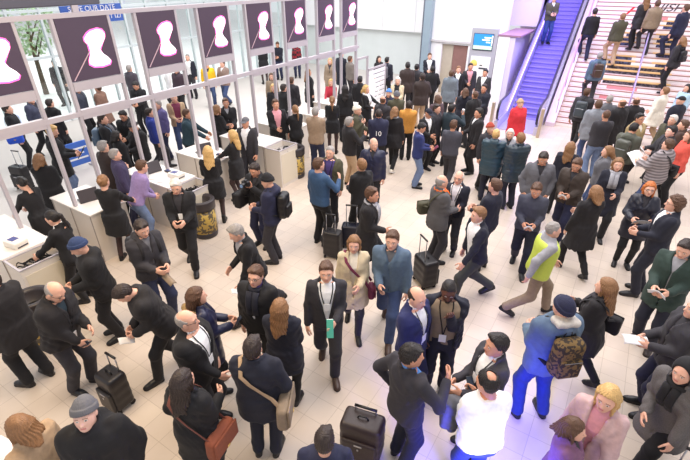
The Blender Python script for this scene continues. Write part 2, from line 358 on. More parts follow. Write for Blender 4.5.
def skeleton(sex='M', lean=0., arms=('down', 'down'), legs='stand', head=(0, 0), twist=0., side=0., ph=0., crouch=0.):
    S = {}; f = sex == 'F'; sw = .155 if f else .18
    drop = {'walk': .02, 'stride': .035}.get(legs.rstrip('2'), 0.)+crouch; hip = HIP-np.array((0, 0, drop)); bend = lean
    S['hip'] = hip; RT = Rz(twist)@Rx(lean)@Ry(side); S['RT'] = RT
    hip = hip-np.array((0, math.sin(lean)*.12, 0)) if lean > .3 else hip; S['hip'] = hip
    T = lambda p: hip+RT@(np.array(p, float)-HIP); S['T'] = T
    S['iT'] = lambda x, y, z: tuple(sum(RT[j, i]*(q-hip[j]) for j, q in enumerate((x, y, z)))+HIP[i] for i in range(3))
    HR = Rz(twist)@Rx(lean*.45)@Rz(head[1])@Rx(head[0]); S['HR'] = HR; S['H0'] = T((0, -.005 if not f else -.008, 1.515))
    S['top'] = S['H0']+HR@np.array((0, -.012, .242))
    for s, nm, ar in ((-1, 'L', arms[0]), (1, 'R', arms[1])):
        a = ARMS[ar] if isinstance(ar, str) else ar
        sh = T((s*sw, -.01, 1.425)); w = T((s*a[0]*(.92 if f else 1.), a[1], a[2]))
        if lean > .35 and ar in ('down', 'relax', 'carry'): w = sh+np.array((s*.05, .1, -.52))
        e, w = ik(sh, w, .285, .255, RT@np.array((s*a[3], -.9, -.45)))
        S['sh'+nm], S['el'+nm], S['wr'+nm] = sh, e, w
        d = (w-e)/np.linalg.norm(w-e); zz = -d; ref = RT@np.array((-s*.25, .5, 1.)); yy = ref-zz*(ref@zz); yy /= np.linalg.norm(yy); xx = np.cross(yy, zz)
        S['hm'+nm] = np.stack((xx, yy, zz), 1); S['hand'+nm] = w+d*.09
    lp = {'stand': ((-.1, 0, .0), (.1, .0, .0)), 'wide': ((-.15, .02, 0), (.15, -.02, 0)), 'close': ((-.065, 0, 0), (.065, .01, 0)), 'walk': ((-.08, .22, .0), (.08, -.26, .05)), 'stride': ((-.08, .33, .02), (.07, -.36, .1)), 'step': ((-.1, .2, .17), (.1, -.05, 0)), 'shift': ((-.12, .06, 0), (.1, -.04, 0))}[legs.rstrip('2')]
    if legs.endswith('2'): lp = tuple((-p[0], p[1], p[2]) for p in lp[::-1])
    for s, nm, p in ((-1, 'L', lp[0]), (1, 'R', lp[1])):
        hj = hip+np.array((s*.088, 0, -.03)); an = np.array((p[0], p[1]-.02, p[2]+.085))
        k, an = ik(hj, an, .43, .42, np.array((s*.12, 1, 0))); S['hj'+nm], S['kn'+nm], S['an'+nm] = hj, k, an
        S['ft'+nm] = (-s*.16, -.0 if p[2] < .03 or legs[:4] == 'step' else .45)
    return S
def torso(S, g, prof, off=0., n=2.4, z0=.8, z1=1.6, loc=None, fat=1.):
    xl, yl, zl = loc
    w = np.interp(zl, prof[:, 0], prof[:, 1])*fat; d = np.interp(zl, prof[:, 0], prof[:, 2])*fat; c = np.interp(zl, prof[:, 0], prof[:, 3])
    q = ((np.abs(xl)/w)**n+(np.abs(yl-c)/d)**n)**(1/n)
    F = (q-1)*np.minimum(w, d)-off
    return np.maximum(F, np.maximum(z0-zl, zl-z1)).astype(np.float32)
def front(prof, x, z, off, fat=1., n=2.4, sgn=1):
    w = np.interp(z, prof[:, 0], prof[:, 1])*fat; d = np.interp(z, prof[:, 0], prof[:, 2])*fat; c = np.interp(z, prof[:, 0], prof[:, 3])
    e = off/min(w, d)+1; return c+sgn*d*max(e**n-(abs(x)/w)**n, 0)**(1/n)
def to4(R, p): M = Matrix.Identity(4); 
def m4(R, p, s=1.):
    M = Matrix.Identity(4)
    for i in range(3):
        for j in range(3): M[i][j] = float(R[i, j])*s
        M[i][3] = float(p[i])
    return M
PEOPLE = []
def limb(g, F, S, nm, ra, rb, rc, rd, k=.02, mg=.04, end=1.):
    a, b, c = S['sh'+nm], S['el'+nm], S['wr'+nm]
    add_cone(g, F, a, b, ra, rb, k, mg); add_cone(g, F, b, b+(c-b)*end, rc, rd, k, mg)
def leg(g, F, S, nm, ra, rb, rc, rd, k=.02, mg=.04, end=1.):
    a, b, c = S['hj'+nm], S['kn'+nm], S['an'+nm]
    add_cone(g, F, a, b, ra, rb, k, mg); add_cone(g, F, b, b+(c-b)*end, rc, rd, k, mg)
def wrinkle(g, F, seed, amp=.004, f=1.):
    r = random.Random(seed); x, y, z = g.pts(); o = 0.
    wx = .05*np.sin(13*z+r.uniform(0, 6))+.03*np.sin(17*y+r.uniform(0, 6)); wz = .05*np.sin(11*x+9*y+r.uniform(0, 6))
    for k in range(5):
        a = r.uniform(0, 6.28); b = r.uniform(-.9, .9); q = f*r.uniform(20, 46); d = (math.cos(a)*math.cos(b), math.sin(a)*math.cos(b), math.sin(b)); m = (r.uniform(5, 10), r.uniform(5, 10), r.uniform(4, 8), r.uniform(0, 6))
        s_ = np.sin(q*(d[0]*(x+wx)+d[1]*y+d[2]*(z+wz))+r.uniform(0, 6)); o = o+(1-2*np.abs(s_)**1.3)*np.maximum(np.sin(m[0]*x+m[1]*y+m[2]*z+m[3]), 0)
    return F+(amp*.75*o).astype(np.float32)
def bounds(S, names, pad):
    P = np.array([S[n] for n in names]); return P.min(0)-pad, P.max(0)+pad
def skirt(g, S, zh, w0, d0, w1, d1, zt=1.02):
    x, y, z = g.pts(); h = S['hip']; zz = z+(HIP[2]-h[2])
    t = np.clip((zt-zz)/(zt-zh), 0, 1); w = w0+(w1-w0)*t; d = d0+(d1-d0)*t
    F = (((np.abs(x-h[0])/w)**2.3+(np.abs(y-h[1])/d)**2.3)**(1/2.3)-1)*np.minimum(w, d)
    return smax(F, np.maximum(zh-zz, zz-zt), .015).astype(np.float32)
def badge_on(root, S, prof, off, fat, col='white', zb=1.08, strap='blk', parent=None):
    mb = MB(); P = []
    for s in (-1, 1):
        pts = []
        for z, x in ((1.5, .072), (1.44, .075), (1.36, .06), (1.27, .04), (1.18, .02), (zb+.05, .004)):
            pts.append(S['T']((s*x, front(prof, x, z, off+.004, fat), z)))
        mb.tube(pts, (.007, .0025), 6, flat=(1, 0, 0))
    l = mb.build('lanyard', fab(strap), root)
    b = MB(); y = front(prof, 0, zb, off+.012, fat); b.box(-.042, -.003, -.055, .042, .003, .055, bev=.003)
    o = b.build('badge', mat('badge_card', K[col], .35), l, mw=m4(S['RT'], S['T']((0, y, zb))))
    d = MB(); d.box(-.03, .0032, .012, .03, .0042, .03); d.box(-.03, .0032, -.012, .02, .0042, -.004)
    d.build('badge_print', mat('badge_ink', srgb(70, 70, 90), .5), o) if False else None
    return l
def glasses(root, S):
    def mk():
        mb = MB()
        for s in (-1, 1):
            mb.tube([(s*.032+.022*math.cos(a), .093, .115+.016*math.sin(a)) for a in np.linspace(0, 2*math.pi, 15)], .0024, 5)
            mb.tube([(s*.054, .092, .12), (s*.074, .05, .12), (s*.083, -.01, .115)], .002, 5)
        mb.tube([(-.01, .1, .12), (.01, .1, .12)], .002, 5); return mb.me('glasses', mat('spectacle_frame', srgb(20, 18, 20), .3), True)
    return link('glasses', cme('glasses', mk), root, m4(S['HR'], S['H0']))
def person(px, py, face, label, sex='M', top='suit', tc='blk', under=None, tk=None, legsw='trousers', lc='blk', lk=None, hair='short', hc='hdk', skin='a', h=None, res=None, shoe='shoe', shc=None, grp=None,
           fat=1., V=None, hem=None, hood=None, badge=None, tie=None, scarf=None, glass=False, beard=None, hands=(.45, .45), cat='person', plane=None, anchor='head', name='person', vest=None, zoff=0., **pose):
    f = sex == 'F'; h = h or (1.67 if f else 1.77); s = h/1.757; S = skeleton(sex, **pose); prof = PROF_F if f else PROF_M
    rz = YAW-rad(face); tp = S['top']*s; R = Rz(rz); o = R@np.array((tp[0], tp[1], 0))
    if plane is None: P = at_z(px, py, tp[2]+zoff)-o; P[2] = zoff
    else:                                             # head ray met with the stair slope
        d = ray(px, py); t = plane(tp[2], d); P = CAM+d*t-o; P[2] = P[2]-tp[2]
    root = empty(name, P, rz, label, cat, grp); root.scale = (s, s, s)
    D = math.hypot(P[0], P[1]); res = res or (.0165 if D < 5.5 else .02 if D < 9 else .025)
    sk = skinm(skin); PEOPLE.append((label, P.copy(), h)); S['root'] = root; S['s'] = s; S['prof'] = prof; S['fat'] = fat
    # body: one mesh - trunk, limbs, head and five-fingered hands
    names = ['shL', 'shR', 'elL', 'elR', 'wrL', 'wrR', 'anL', 'anR', 'knL', 'knR', 'hjL', 'hjR', 'H0']
    lo, hi = bounds(S, names, .17); bare = legsw in ('bare',)
    g = Grid(lo, hi, max(res, .024) if not bare else res*1.2); F = torso(S, g, prof, 0., z0=.84, z1=1.5, loc=S['iT'](*g.pts()), fat=fat)
    for nm in 'LR':
        limb(g, F, S, nm, .05, .042, .042, .029, .03); leg(g, F, S, nm, *((.085, .056, .056, .042) if bare else (.072, .044, .044, .034)), .03)
    Vb, Qb = nets(g, F); VV = [Vb]; QQ = [Qb]; MI = [np.zeros(len(Qb), int)]; n = len(Vb)
    hv, hq, hm = tmpl(T_head); VV.append(hv@S['HR'].T+S['H0']); QQ.append(hq+n); MI.append(hm); n += len(hv)
    for nm, cu in (('L', hands[0]), ('R', hands[1])):
        v, q = tmpl(T_hand, round(cu, 2)); v = v.copy(); q = q.copy()
        if nm == 'L': v[:, 0] *= -1; q = q[:, ::-1]
        VV.append(v@S['hm'+nm].T+S['wr'+nm]); QQ.append(q+n); MI.append(np.zeros(len(q), int)); n += len(v)
    link('body', mesh('body', np.concatenate(VV), np.concatenate(QQ), [sk, M_EYE, M_DARK, lipm(skin), M_BROW if skin != 'd' else M_DARK], np.concatenate(MI)), root)
    HM = m4(S['HR'], S['H0'])
    if hair:
        me = cme(('hair', hair, hc), lambda: mesh('hair', *tmpl(T_hair, hair), fab(hc) if hair in ('beanie', 'cap', 'hood') else hairm(hc)))
        link({'beanie': 'beanie', 'cap': 'cap', 'hood': 'hood'}.get(hair, 'hair'), me, root, HM)
        if hair in ('beanie', 'cap') and hood is None and D < 9: 
            link('hair', cme(('hair', 'crop', 'hdk'), lambda: mesh('hair', *tmpl(T_hair, 'crop'), hairm('hdk'))), root, HM)
    if beard: link('beard', cme(('hair', 'beard', beard), lambda: mesh('beard', *tmpl(T_hair, 'beard'), hairm(beard))), root, HM)
    if glass: glasses(root, S)
    # legs
    seed = hash(label) % 9999 if False else sum(map(ord, label))
    if legsw:
        tt = legsw in ('tights', 'leggings', 'bare')
        if legsw != 'bare':
            lo, hi = bounds(S, ['anL', 'anR', 'knL', 'knR', 'hjL', 'hjR'], .16); hi[2] += .0; lo[2] = -.01; g = Grid(lo, hi, res)
            loc = g.pts(); hh = S['hip']; F = torso(S, g, prof, .008, z0=.8, z1=1.0, loc=(loc[0]-hh[0], loc[1]-hh[1], loc[2]-hh[2]+HIP[2]), fat=fat)
            R4 = (.088, .058, .058, .044) if tt else (.098, .068, .067, .053) if legsw == 'slim' else (.102, .078, .077, .068)
            for nm in 'LR': leg(g, F, S, nm, *[r*(.97+.03*fat) for r in R4], .035, .05, end=.97)
            F = wrinkle(g, F, seed, .0015 if tt else .004)
            nmz = {'slim': 'trousers', 'jeans': 'jeans', 'trousers': 'trousers', 'tights': 'tights', 'leggings': 'leggings'}[legsw]
            link(nmz, mesh(nmz, *nets(g, F), fab(lc, 'jean' if legsw == 'jeans' else lk)), root)
    # shoes
    sc_ = shc or ('brown' if shoe == 'brown' else 'ink'); skd = 'boot' if shoe == 'boot' else 'shoe'
    sm = cme(('shoe', skd, sc_), lambda: mesh('shoe', *tmpl(T_shoe, skd)[:2], [mat('shoe_leather', K[sc_], .4, kind='leather', scale=70, var=.15, bump=.08), M_SOLE if shoe != 'sneaker' else mat('white_sole', K['white'], .7)], tmpl(T_shoe, skd)[2]))
    for nm in 'LR':
        yw, pt = S['ft'+nm]; RR = Rz(yw)@Rx(pt); an = S['an'+nm]
        link('boot' if skd == 'boot' else 'shoe', sm, root, m4(RR*(.92 if f else 1.), an+RR@np.array((0, .02, -.085))))
    # upper garment
    off, slv, nme = {'suit': (.022, (.068, .056, .056, .045), 'jacket'), 'coat': (.03, (.075, .064, .064, .054), 'coat'), 'jacket': (.03, (.075, .063, .063, .052), 'jacket'), 'puffer': (.045, (.088, .076, .076, .062), 'jacket'), 'sweater': (.022, (.064, .053, .053, .042), 'sweater'), 'shirt': (.019, (.062, .052, .052, .042), 'shirt'), 'dress': (.014, (.06, .05, .05, .04), 'dress'), 'vest': (.03, None, 'vest'), 'hoodie': (.026, (.072, .06, .06, .048), 'hoodie')}[top]
    zh = hem if hem is not None else {'suit': .84, 'coat': .56, 'jacket': .85, 'puffer': .8, 'sweater': .88, 'shirt': .89, 'dress': .58, 'vest': .85, 'hoodie': .86}[top]
    S['off'] = off; vdef = {'suit': (1.13, .085), 'coat': (1.3, .06), 'jacket': (1.36, .05)}.get(top); V = vdef if V is None else V
    if under is None and V: under = {'suit': 'white', 'coat': 'char', 'jacket': 'char'}[top]
    nmb = ['shL', 'shR', 'elL', 'elR', 'wrL', 'wrR', 'hip', 'H0']; lo, hi = bounds(S, nmb, .2); lo[2] = min(lo[2], zh-.1); g = Grid(lo, hi, res); loc = S['iT'](*g.pts()); xl, yl, zl = loc
    pr = prof.copy(); 
    if top in ('jacket', 'puffer', 'hoodie', 'coat'): pr[:, 1] = np.where((pr[:, 0] < 1.3) & (pr[:, 0] > .85), np.maximum(pr[:, 1], .166 if not f else .15), pr[:, 1])
    T = torso(S, g, pr, off, z0=max(zh, .8), z1=1.5, loc=loc, fat=fat)
    if top in ('suit', 'coat', 'jacket', 'puffer', 'hoodie'):
        col = np.abs(np.sqrt((xl/1.05)**2+(yl+.02)**2)-.074)-.014; col = np.maximum(col, np.abs(zl-1.495+.25*yl)-(.03 if top == 'suit' else .04)); T = smin(T, col, .025)
    if hood: T = smin(T, ell(xl, yl, zl, (0, -.125, 1.46), (.12, .065, .075)), .03)
    if zh < .8:
        wa, da = (.195*fat, .145*fat); T = smin(T, skirt(g, S, zh, wa, da, wa+.035+(.02 if pose.get('legs', '')[:4] in ('walk', 'stri') else 0), da+.03+(.07 if pose.get('legs', '')[:4] in ('walk', 'stri') else 0)), .05)
    if V:
        zb, wt = V; hw = np.where(zl > zb, .006+wt*np.clip((zl-zb)/(1.47-zb), 0, 1.2), .004+.1*np.clip(zb-.1-zl, 0, .4)*(top == 'suit')); 
        if zb < .95: hw = np.maximum(hw, wt*.7)
        T = smin(T, T-.008*np.exp(-((np.abs(xl)-hw-.02)/.018)**2)*(zl > zb)*(yl > 0), 0)
        T = smax(T, -np.maximum(np.abs(xl)-hw, -(yl-.0)), .004)
    if slv:
        A = g.full()
        for nm in 'LR': limb(g, A, S, nm, *slv, .025, .06, end=.95)
        T = smin(T, A, .035)
    if tk == 'quilt': T = T+(.006*np.cos(zl*2*math.pi/.075)).astype(np.float32)
    T = wrinkle(g, T, seed+3, .0062 if top not in ('shirt', 'sweater') else .0035)
    tkk = tk if tk not in ('quilt',) else 'shiny'
    jk = link(nme, mesh(nme, *nets(g, T.astype(np.float32)), fab(tc, tkk)), root); S['jacket'] = jk
    if under and V:
        lo, hi = bounds(S, ['shL', 'shR', 'hip', 'H0'], .16); g = Grid(lo, hi, res); loc = S['iT'](*g.pts()); xl, yl, zl = loc
        U = torso(S, g, prof, .008, z0=.9, z1=1.48, loc=loc, fat=fat)
        col = np.maximum(np.abs(np.sqrt(xl**2+(yl+.018)**2)-.062)-.009, np.abs(zl-1.5+.3*yl)-.028); U = smin(U, col, .012)
        nu = 'shirt' if under in ('white', 'sky', 'pink', 'steel', 'lilac') else 'sweater'
        link(nu, mesh(nu, *nets(g, U.astype(np.float32)), fab(under)), root)
    if vest:
        lo, hi = bounds(S, ['shL', 'shR', 'hip', 'H0'], .17); g = Grid(lo, hi, res); loc = S['iT'](*g.pts()); xl, yl, zl = loc
        U = torso(S, g, pr, off+.016, z0=.86, z1=1.46, loc=loc, fat=fat)
        link('safety_vest', mesh('safety_vest', *nets(g, U), mat('hi_vis_fabric', K['hiviz'], .6, kind='cloth', var=.08)), root)
    if tie:
        mb = MB(); pts = [S['T']((0, front(prof, 0, z, .016, fat), z)) for z in np.linspace(1.47, 1.05, 8)]; mb.tube(pts, [(w, .004) for w in (.016, .014, .02, .024, .028, .033, .036, .03)], 8, flat=tuple(S['RT'][:, 0])); mb.build('tie', fab(tie), root, True)
    if scarf:
        mb = MB(); pts = [S['T']((.085*math.cos(a), -.012+.08*math.sin(a), 1.485-.02*math.sin(a))) for a in np.linspace(0, 2*math.pi, 17)]; mb.tube(pts, .034, 9)
        for sx in (-.035, .045): mb.tube([S['T']((sx, front(prof, sx, z, off+.012, fat), z)) for z in (1.47, 1.4, 1.3, 1.18)], (.04, .014), 8, flat=tuple(S['RT'][:, 0]))
        mb.build('scarf', fab(scarf), root, True)
    if badge: badge_on(root, S, prof, off if (V is None or V[0] > 1.2) else .012, fat, 'white', badge if isinstance(badge, float) else 1.1, 'dnavy' if badge is True else 'ink')
    return S
def world(S, p=None, Rl=None):
    M = S['root'].matrix_basis.copy()
    return M
# ------------------------------------------------------------------ items people carry
def attach(name, S, p, label, cat, R=None, group=None):
    e = empty(name, label=label, cat=cat, group=group); Rr = S['RT'] if R is None else S['RT']@R
    e.matrix_basis = S['root'].matrix_basis@m4(Rr, S['T'](p)); return e
def sdf_box(cs, s, r, h=.012, extra=None):
    g = Grid(np.array(cs)-np.array(s)-.04, np.array(cs)+np.array(s)+.04, h); x, y, z = g.pts(); F = rbox(x, y, z, cs, s, r)
    if extra: F = extra(F, x, y, z)
    return nets(g, np.broadcast_to(F, tuple(g.n)).astype(np.float32))
def backpack(S, label, c='blk', kind=None, big=1., group=None, straps=True):
    p, off, fat = S['prof'], S['off'], S['fat']; yb = front(p, 0, 1.2, off, fat, sgn=-1)
    e = attach('backpack', S, (0, yb, 1.2), label, 'backpack', group=group); w = .15*big; hh = .225*big; d = .085*big; m = fab(c, kind or 'shiny')
    v, q = sdf_box((0, -d-.005, 0), (w, d, hh), .07, extra=lambda F, x, y, z: F+.003*np.sin(z*60)*np.sin(x*30)); link('main_compartment', mesh('main_compartment', v, q, m), e)
    v, q = sdf_box((0, -2*d-.012, -hh*.35), (w*.8, .028, hh*.5), .026); link('front_pocket', mesh('front_pocket', v, q, m), e)
    mb = MB(); mb.tube([(-.04, -.03, hh-.01), (-.03, -.03, hh+.04), (.03, -.03, hh+.04), (.04, -.03, hh-.01)], .008, 6); mb.build('grab_handle', fab('ink'), e, True)
    mb = MB(); mb.tube([(-w*.6, -2*d-.043, -hh*.0+.03), (w*.6, -2*d-.043, .03)], .004, 5); mb.build('zip', mat('zip_metal', (.3, .3, .32), .4, 1.), e)
    if straps:
        iv = (S['T']((0, yb, 1.2)), S['RT'])
        for s in (-1, 1):
            P = [(s*.085, yb-.02, 1.38), (s*.095, -.06, 1.475+off*.6), (s*.105, .03, 1.475+off*.5)]+[(s*x, front(p, x, z, off+.006, fat), z) for x, z in ((.115, 1.41), (.12, 1.33), (.125, 1.24))]+[(s*.165, .06, 1.14), (s*.19*fat, -.03, 1.08), (s*.13, yb-.03, 1.04)]
            P = [np.array(q)-np.array((0, yb, 1.2)) for q in P]; mb = MB(); mb.tube(P, (.026, .007), 8, flat=(1, 0, 0)); mb.build('strap', fab(c if kind != 'camo' else 'ink'), e, True)
    return e
def shoulder_bag(S, label, c='blk', side=1, size=(.19, .06, .14), strap=None, kind=None, z=.93, yo=0., cross=True, cat='bag', name='shoulder_bag'):
    p, off, fat = S['prof'], S['off'], S['fat']; X = side*(.27+.03*(fat-1)); e = attach(name, S, (X, yo-.03, z), label, cat, R=Rz(side*math.pi/2))
    m = fab(c, kind); v, q = sdf_box((0, 0, 0), (size[0], size[1], size[2]), .045, extra=lambda F, x, y, z: F+.003*np.sin(x*40+z*20)); link('bag_body', mesh('bag_body', v, q, m), e)
    v, q = sdf_box((0, -size[1]-.006 if side*0+1 else 0, size[2]*.2), (size[0]*.97, .012, size[2]*.78), .012, h=.008); link('flap', mesh('flap', v, q, m), e)
    mb = MB(); mb.box(-.02, -size[1]-.024, -size[2]*.5, .02, -size[1]-.016, -size[2]*.35, bev=.003); mb.build('buckle', mat('brass', srgb(190, 160, 90), .3, 1.), e)
    s2 = -side if cross else side
    P = [(X, yo+.1, z+size[2]*.8)]+[(side*(.19-.31*t if cross else .19-.05*t), front(p, abs(.19-.31*t if cross else .16)*.8, 1.05+.38*t, off+.02, fat), 1.05+.38*t) for t in (.1, .4, .7, .95)]+[(s2*.13, -.02, 1.5+off*.6)]
    P += [(side*(.19-.31*t if cross else .19-.05*t), front(p, abs(.19-.31*t if cross else .16)*.8, 1.05+.38*t, off+.024, fat, sgn=-1), 1.05+.38*t) for t in (.95, .7, .4, .1)]+[(X, yo-.17, z+size[2]*.8)]
    M = e.matrix_basis.inverted()@S['root'].matrix_basis; P = [M@Vector(S['T'](q)) for q in P]
    mb = MB(); mb.tube(P, (.021, .004), 8, flat=[tuple(M.to_3x3()@Vector(S['RT'][:, 0]))]*3+[tuple(M.to_3x3()@Vector(S['RT'][:, 0]))]*(len(P)-3)); mb.build('strap', fab(strap or c), e, True); return e
def hand_item(name, S, label, cat, hands='R', off=(0, 0, 0), R=None):
    P = S['hand'+hands[0]] if len(hands) == 1 else (S['handL']+S['handR'])/2
    e = empty(name, label=label, cat=cat); e.matrix_basis = S['root'].matrix_basis@m4(S['RT'] if R is None else S['RT']@R, P+S['RT']@np.array(off)); return e
def paper(S, label, hands='LR', w=.21, h=.29, c='white', tilt=-.6, off=(0, .05, .02), name='brochure', cat='paper'):
    e = hand_item(name, S, label, cat, hands, off, Rx(tilt)); mb = MB(); n = 8; V = []; F = []
    for k, dz in ((0, .0025), (1, -.0025)):
        for i in range(n+1):
            for j in range(n+1):
                u = i/n-.5; v = j/n-.5; V.append((u*w, v*h, .02*math.cos(u*5)+.012*math.sin(v*4)+dz))
    N = (n+1)*(n+1); id_ = lambda k, i, j: k*N+i*(n+1)+j
    for i in range(n):
        for j in range(n): F += [(id_(0, i, j), id_(0, i+1, j), id_(0, i+1, j+1), id_(0, i, j+1)), (id_(1, i, j), id_(1, i, j+1), id_(1, i+1, j+1), id_(1, i+1, j))]
    for i in range(n): F += [(id_(0, i, 0), id_(1, i, 0), id_(1, i+1, 0), id_(0, i+1, 0)), (id_(0, i, n), id_(0, i+1, n), id_(1, i+1, n), id_(1, i, n)), (id_(0, 0, i), id_(0, 0, i+1), id_(1, 0, i+1), id_(1, 0, i)), (id_(0, n, i), id_(1, n, i), id_(1, n, i+1), id_(0, n, i+1))]
    mb.add(V, F); mb.build('sheet', mat('printed_paper', K[c] if isinstance(c, str) else c, .6), e, True); return e
def phone(S, label, hands='R', off=(0, .03, .03), c='ink'):
    e = hand_item('mobile_phone', S, label, 'phone', hands, off, Rx(-.7)); mb = MB(); mb.box(-.037, -.075, -.005, .037, .075, .005, bev=.004); mb.build('case', mat('phone_case', K[c], .3), e)
    mb = MB(); mb.box(-.033, -.068, .005, .033, .068, .0062); mb.build('screen', mat('phone_screen', srgb(40, 48, 64), .1), e); return e
def camera_item(S, label):
    e = hand_item('camera', S, label, 'camera', 'LR', (0, .04, .05)); m = mat('camera_body', srgb(30, 30, 33), .45); mb = MB(); mb.box(-.075, -.035, -.05, .075, .035, .05, bev=.014).box(-.03, -.03, .04, .03, .03, .075, bev=.012); mb.build('camera_body', m, e)
    mb = MB(); mb.tube([(0, .03, 0), (0, .06, 0), (0, .11, 0), (0, .13, 0)], [.038, .036, .04, .041], 18); mb.build('lens', mat('lens_barrel', srgb(24, 24, 26), .35), e, True)
    mb = MB(); mb.tube([(0, .128, 0), (0, .134, 0)], .033, 18); mb.build('front_glass', mat('lens_glass', srgb(120, 150, 190), .05), e); return e
def suitcase(px, py, rz, label, z=0., c='blk', w=.2, d=.12, h=.52, handle=.95, lean=0., P=None, cat='suitcase'):
    P = at_z(px, py, 0) if P is None else P; e = empty('trolley_suitcase', (P[0], P[1], z), YAW-rad(rz), label, cat); e.rotation_euler[0] = lean
    m = fab(c, 'shiny'); v, q = sdf_box((0, 0, h/2+.05), (w, d, h/2), .05, extra=lambda F, x, y, z: F+.002*np.sin(z*50)); link('case_body', mesh('case_body', v, q, m), e)
    v, q = sdf_box((0, -d-.012, h*.42), (w*.85, .025, h*.3), .022); link('front_pocket', mesh('front_pocket', v, q, m), e)
    met = mat('brushed_steel', srgb(170, 170, 176), .3, 1.)
    for s in (-1, 1): MB().tube([(s*w*.5, d*.7, h), (s*w*.5, d*.7, handle)], .008, 8).build('telescopic_bar', met, e, True)
    mb = MB(); mb.tube([(-w*.55, d*.7, handle), (w*.55, d*.7, handle)], .016, 8); mb.build('grip', M_BLKL, e, True)
    mb = MB(); mb.tube([(-.06, 0, h+.05), (-.04, 0, h+.085), (.04, 0, h+.085), (.06, 0, h+.05)], .01, 8); mb.build('carry_handle', M_BLKL, e, True)
    mb = MB(); mb.box(-.045, -d-.042, h*.62, .045, -d-.03, h*.66, bev=.004).box(-.01, -d-.045, h*.5, .01, -d-.03, h*.55, bev=.003); mb.build('zip_pull', met, e)
    for s in (-1, 1):
        mb = MB(); mb.tube([(s*w*.75-.014, d*.75, .035), (s*w*.75+.014, d*.75, .035)], .035, 14); mb.build('wheel', M_SOLE, e)
        mb = MB(); mb.box(s*w*.75-.02, -d*.75-.02, 0, s*w*.75+.02, -d*.75+.02, .06, bev=.008); mb.build('foot', M_SOLE, e)
    return e
# ------------------------------------------------------------------ room
def struct(name, mb, m, smooth=False): o = mb.build(name, m, smooth=smooth); o['kind'] = 'structure'; return o
M_W = mat('white_panel', srgb(240, 240, 242), .55, kind='paint', scale=3, var=.02, bump=0)
M_FR = mat('frame_aluminium', srgb(184, 177, 183), .45, .15, kind='alu', scale=8, var=.04, bump=0)
def floor_mat():
    m = bpy.data.materials.new('floor_tiles'); m.use_nodes = True; nt = m.node_tree; N = nt.nodes; L = nt.links; b = N['Principled BSDF']
    tc = N.new('ShaderNodeTexCoord'); mp = N.new('ShaderNodeMapping'); mp.inputs['Location'].default_value = (-.1, -.26, 0); L.new(tc.outputs['Object'], mp.inputs[0])
    br = N.new('ShaderNodeTexBrick'); br.offset = 0; br.inputs['Scale'].default_value = 1.; br.inputs['Brick Width'].default_value = .3; br.inputs['Row Height'].default_value = .3; br.inputs['Mortar Size'].default_value = .0032; br.inputs['Mortar Smooth'].default_value = .3; br.inputs['Bias'].default_value = 0
    br.inputs['Color1'].default_value = (*srgb(214, 199, 183), 1); br.inputs['Color2'].default_value = (*srgb(206, 191, 177), 1); br.inputs['Mortar'].default_value = (*srgb(178, 162, 146), 1); L.new(mp.outputs[0], br.inputs['Vector'])
    nz = N.new('ShaderNodeTexNoise'); nz.inputs['Scale'].default_value = 2.2; nz.inputs['Detail'].default_value = 6; L.new(tc.outputs['Object'], nz.inputs['Vector'])
    mx = N.new('ShaderNodeMix'); mx.data_type = 'RGBA'; mx.blend_type = 'MULTIPLY'; mx.inputs[0].default_value = .35; L.new(br.outputs['Color'], mx.inputs[6])
    cr = N.new('ShaderNodeValToRGB'); cr.color_ramp.elements[0].position = .3; cr.color_ramp.elements[0].color = (.75, .72, .7, 1); cr.color_ramp.elements[1].position = .7; L.new(nz.outputs[0], cr.inputs[0]); L.new(cr.outputs[0], mx.inputs[7])
    L.new(mx.outputs[2], b.inputs['Base Color']); b.inputs['Roughness'].default_value = .42
    bp = N.new('ShaderNodeBump'); bp.inputs['Strength'].default_value = .2; bp.inputs['Distance'].default_value = .004; bp.invert = True; L.new(br.outputs['Fac'], bp.inputs['Height']); L.new(bp.outputs[0], b.inputs['Normal']); return m
struct('floor', MB().box(-8.8, -4, -.12, 9, 30, 0), floor_mat())
struct('floor_entrance', MB().box(-16.95, -4, -.12, -8.805, 30, 0), mat('pale_entrance_floor', srgb(208, 200, 193), .5, kind='stone', scale=1.2, var=.04, bump=0))
struct('floor_forecourt', MB().box(-60, -10, -.14, -17.05, 50, -.02), mat('pale_paving', srgb(226, 224, 222), .8, kind='paving', scale=2, var=.06, bump=0))
# back walls
b = MB(); b.box(-17, 22, 0, -8.0, 22.3, 2.2); struct('wall_back', b, mat('pale_grey_glass_wall', srgb(214, 221, 220), .4, kind='wall', scale=2, var=.05, bump=0))
b = MB()
for i in range(5): b.box(-17+i*1.8, 21.7, 2.12, -17+(i+1)*1.8-.015, 22.3, 7)
struct('wall_back_upper', b, M_W)
struct('wall_back_right', MB().box(-8.0, 19.2, 0, -7.35, 19.5, 7).box(-6.2, 19.2, 0, -4.75, 19.5, 7).box(-7.35, 19.2, 2.05, -6.2, 19.5, 7), M_W)
struct('trim_1', MB().box(-7.95, 19.12, 2.12, -5.8, 19.2, 2.2).box(-7.9, 19.13, .42, -7.4, 19.2, .47), mat('grey_trim', srgb(200, 198, 200), .5))
d = MB(); d.box(-6.85, 19.3, 0, -6.24, 19.36, 2.02); o = struct('door_1', d, mat('brown_door', srgb(140, 104, 98), .5, kind='wood', scale=6, var=.15, bump=.05))
MB().box(-6.8, 19.24, .95, -6.72, 19.3, 1.0, bev=.01).build('door_handle', mat('door_handle_steel', srgb(180, 180, 180), .3, 1.), o)
struct('door_2', MB().box(-7.35, 19.32, 0, -6.87, 19.38, 2.04), mat('taupe_door_leaf', srgb(186, 176, 160), .5, kind='wood', scale=6, var=.08, bump=.05))
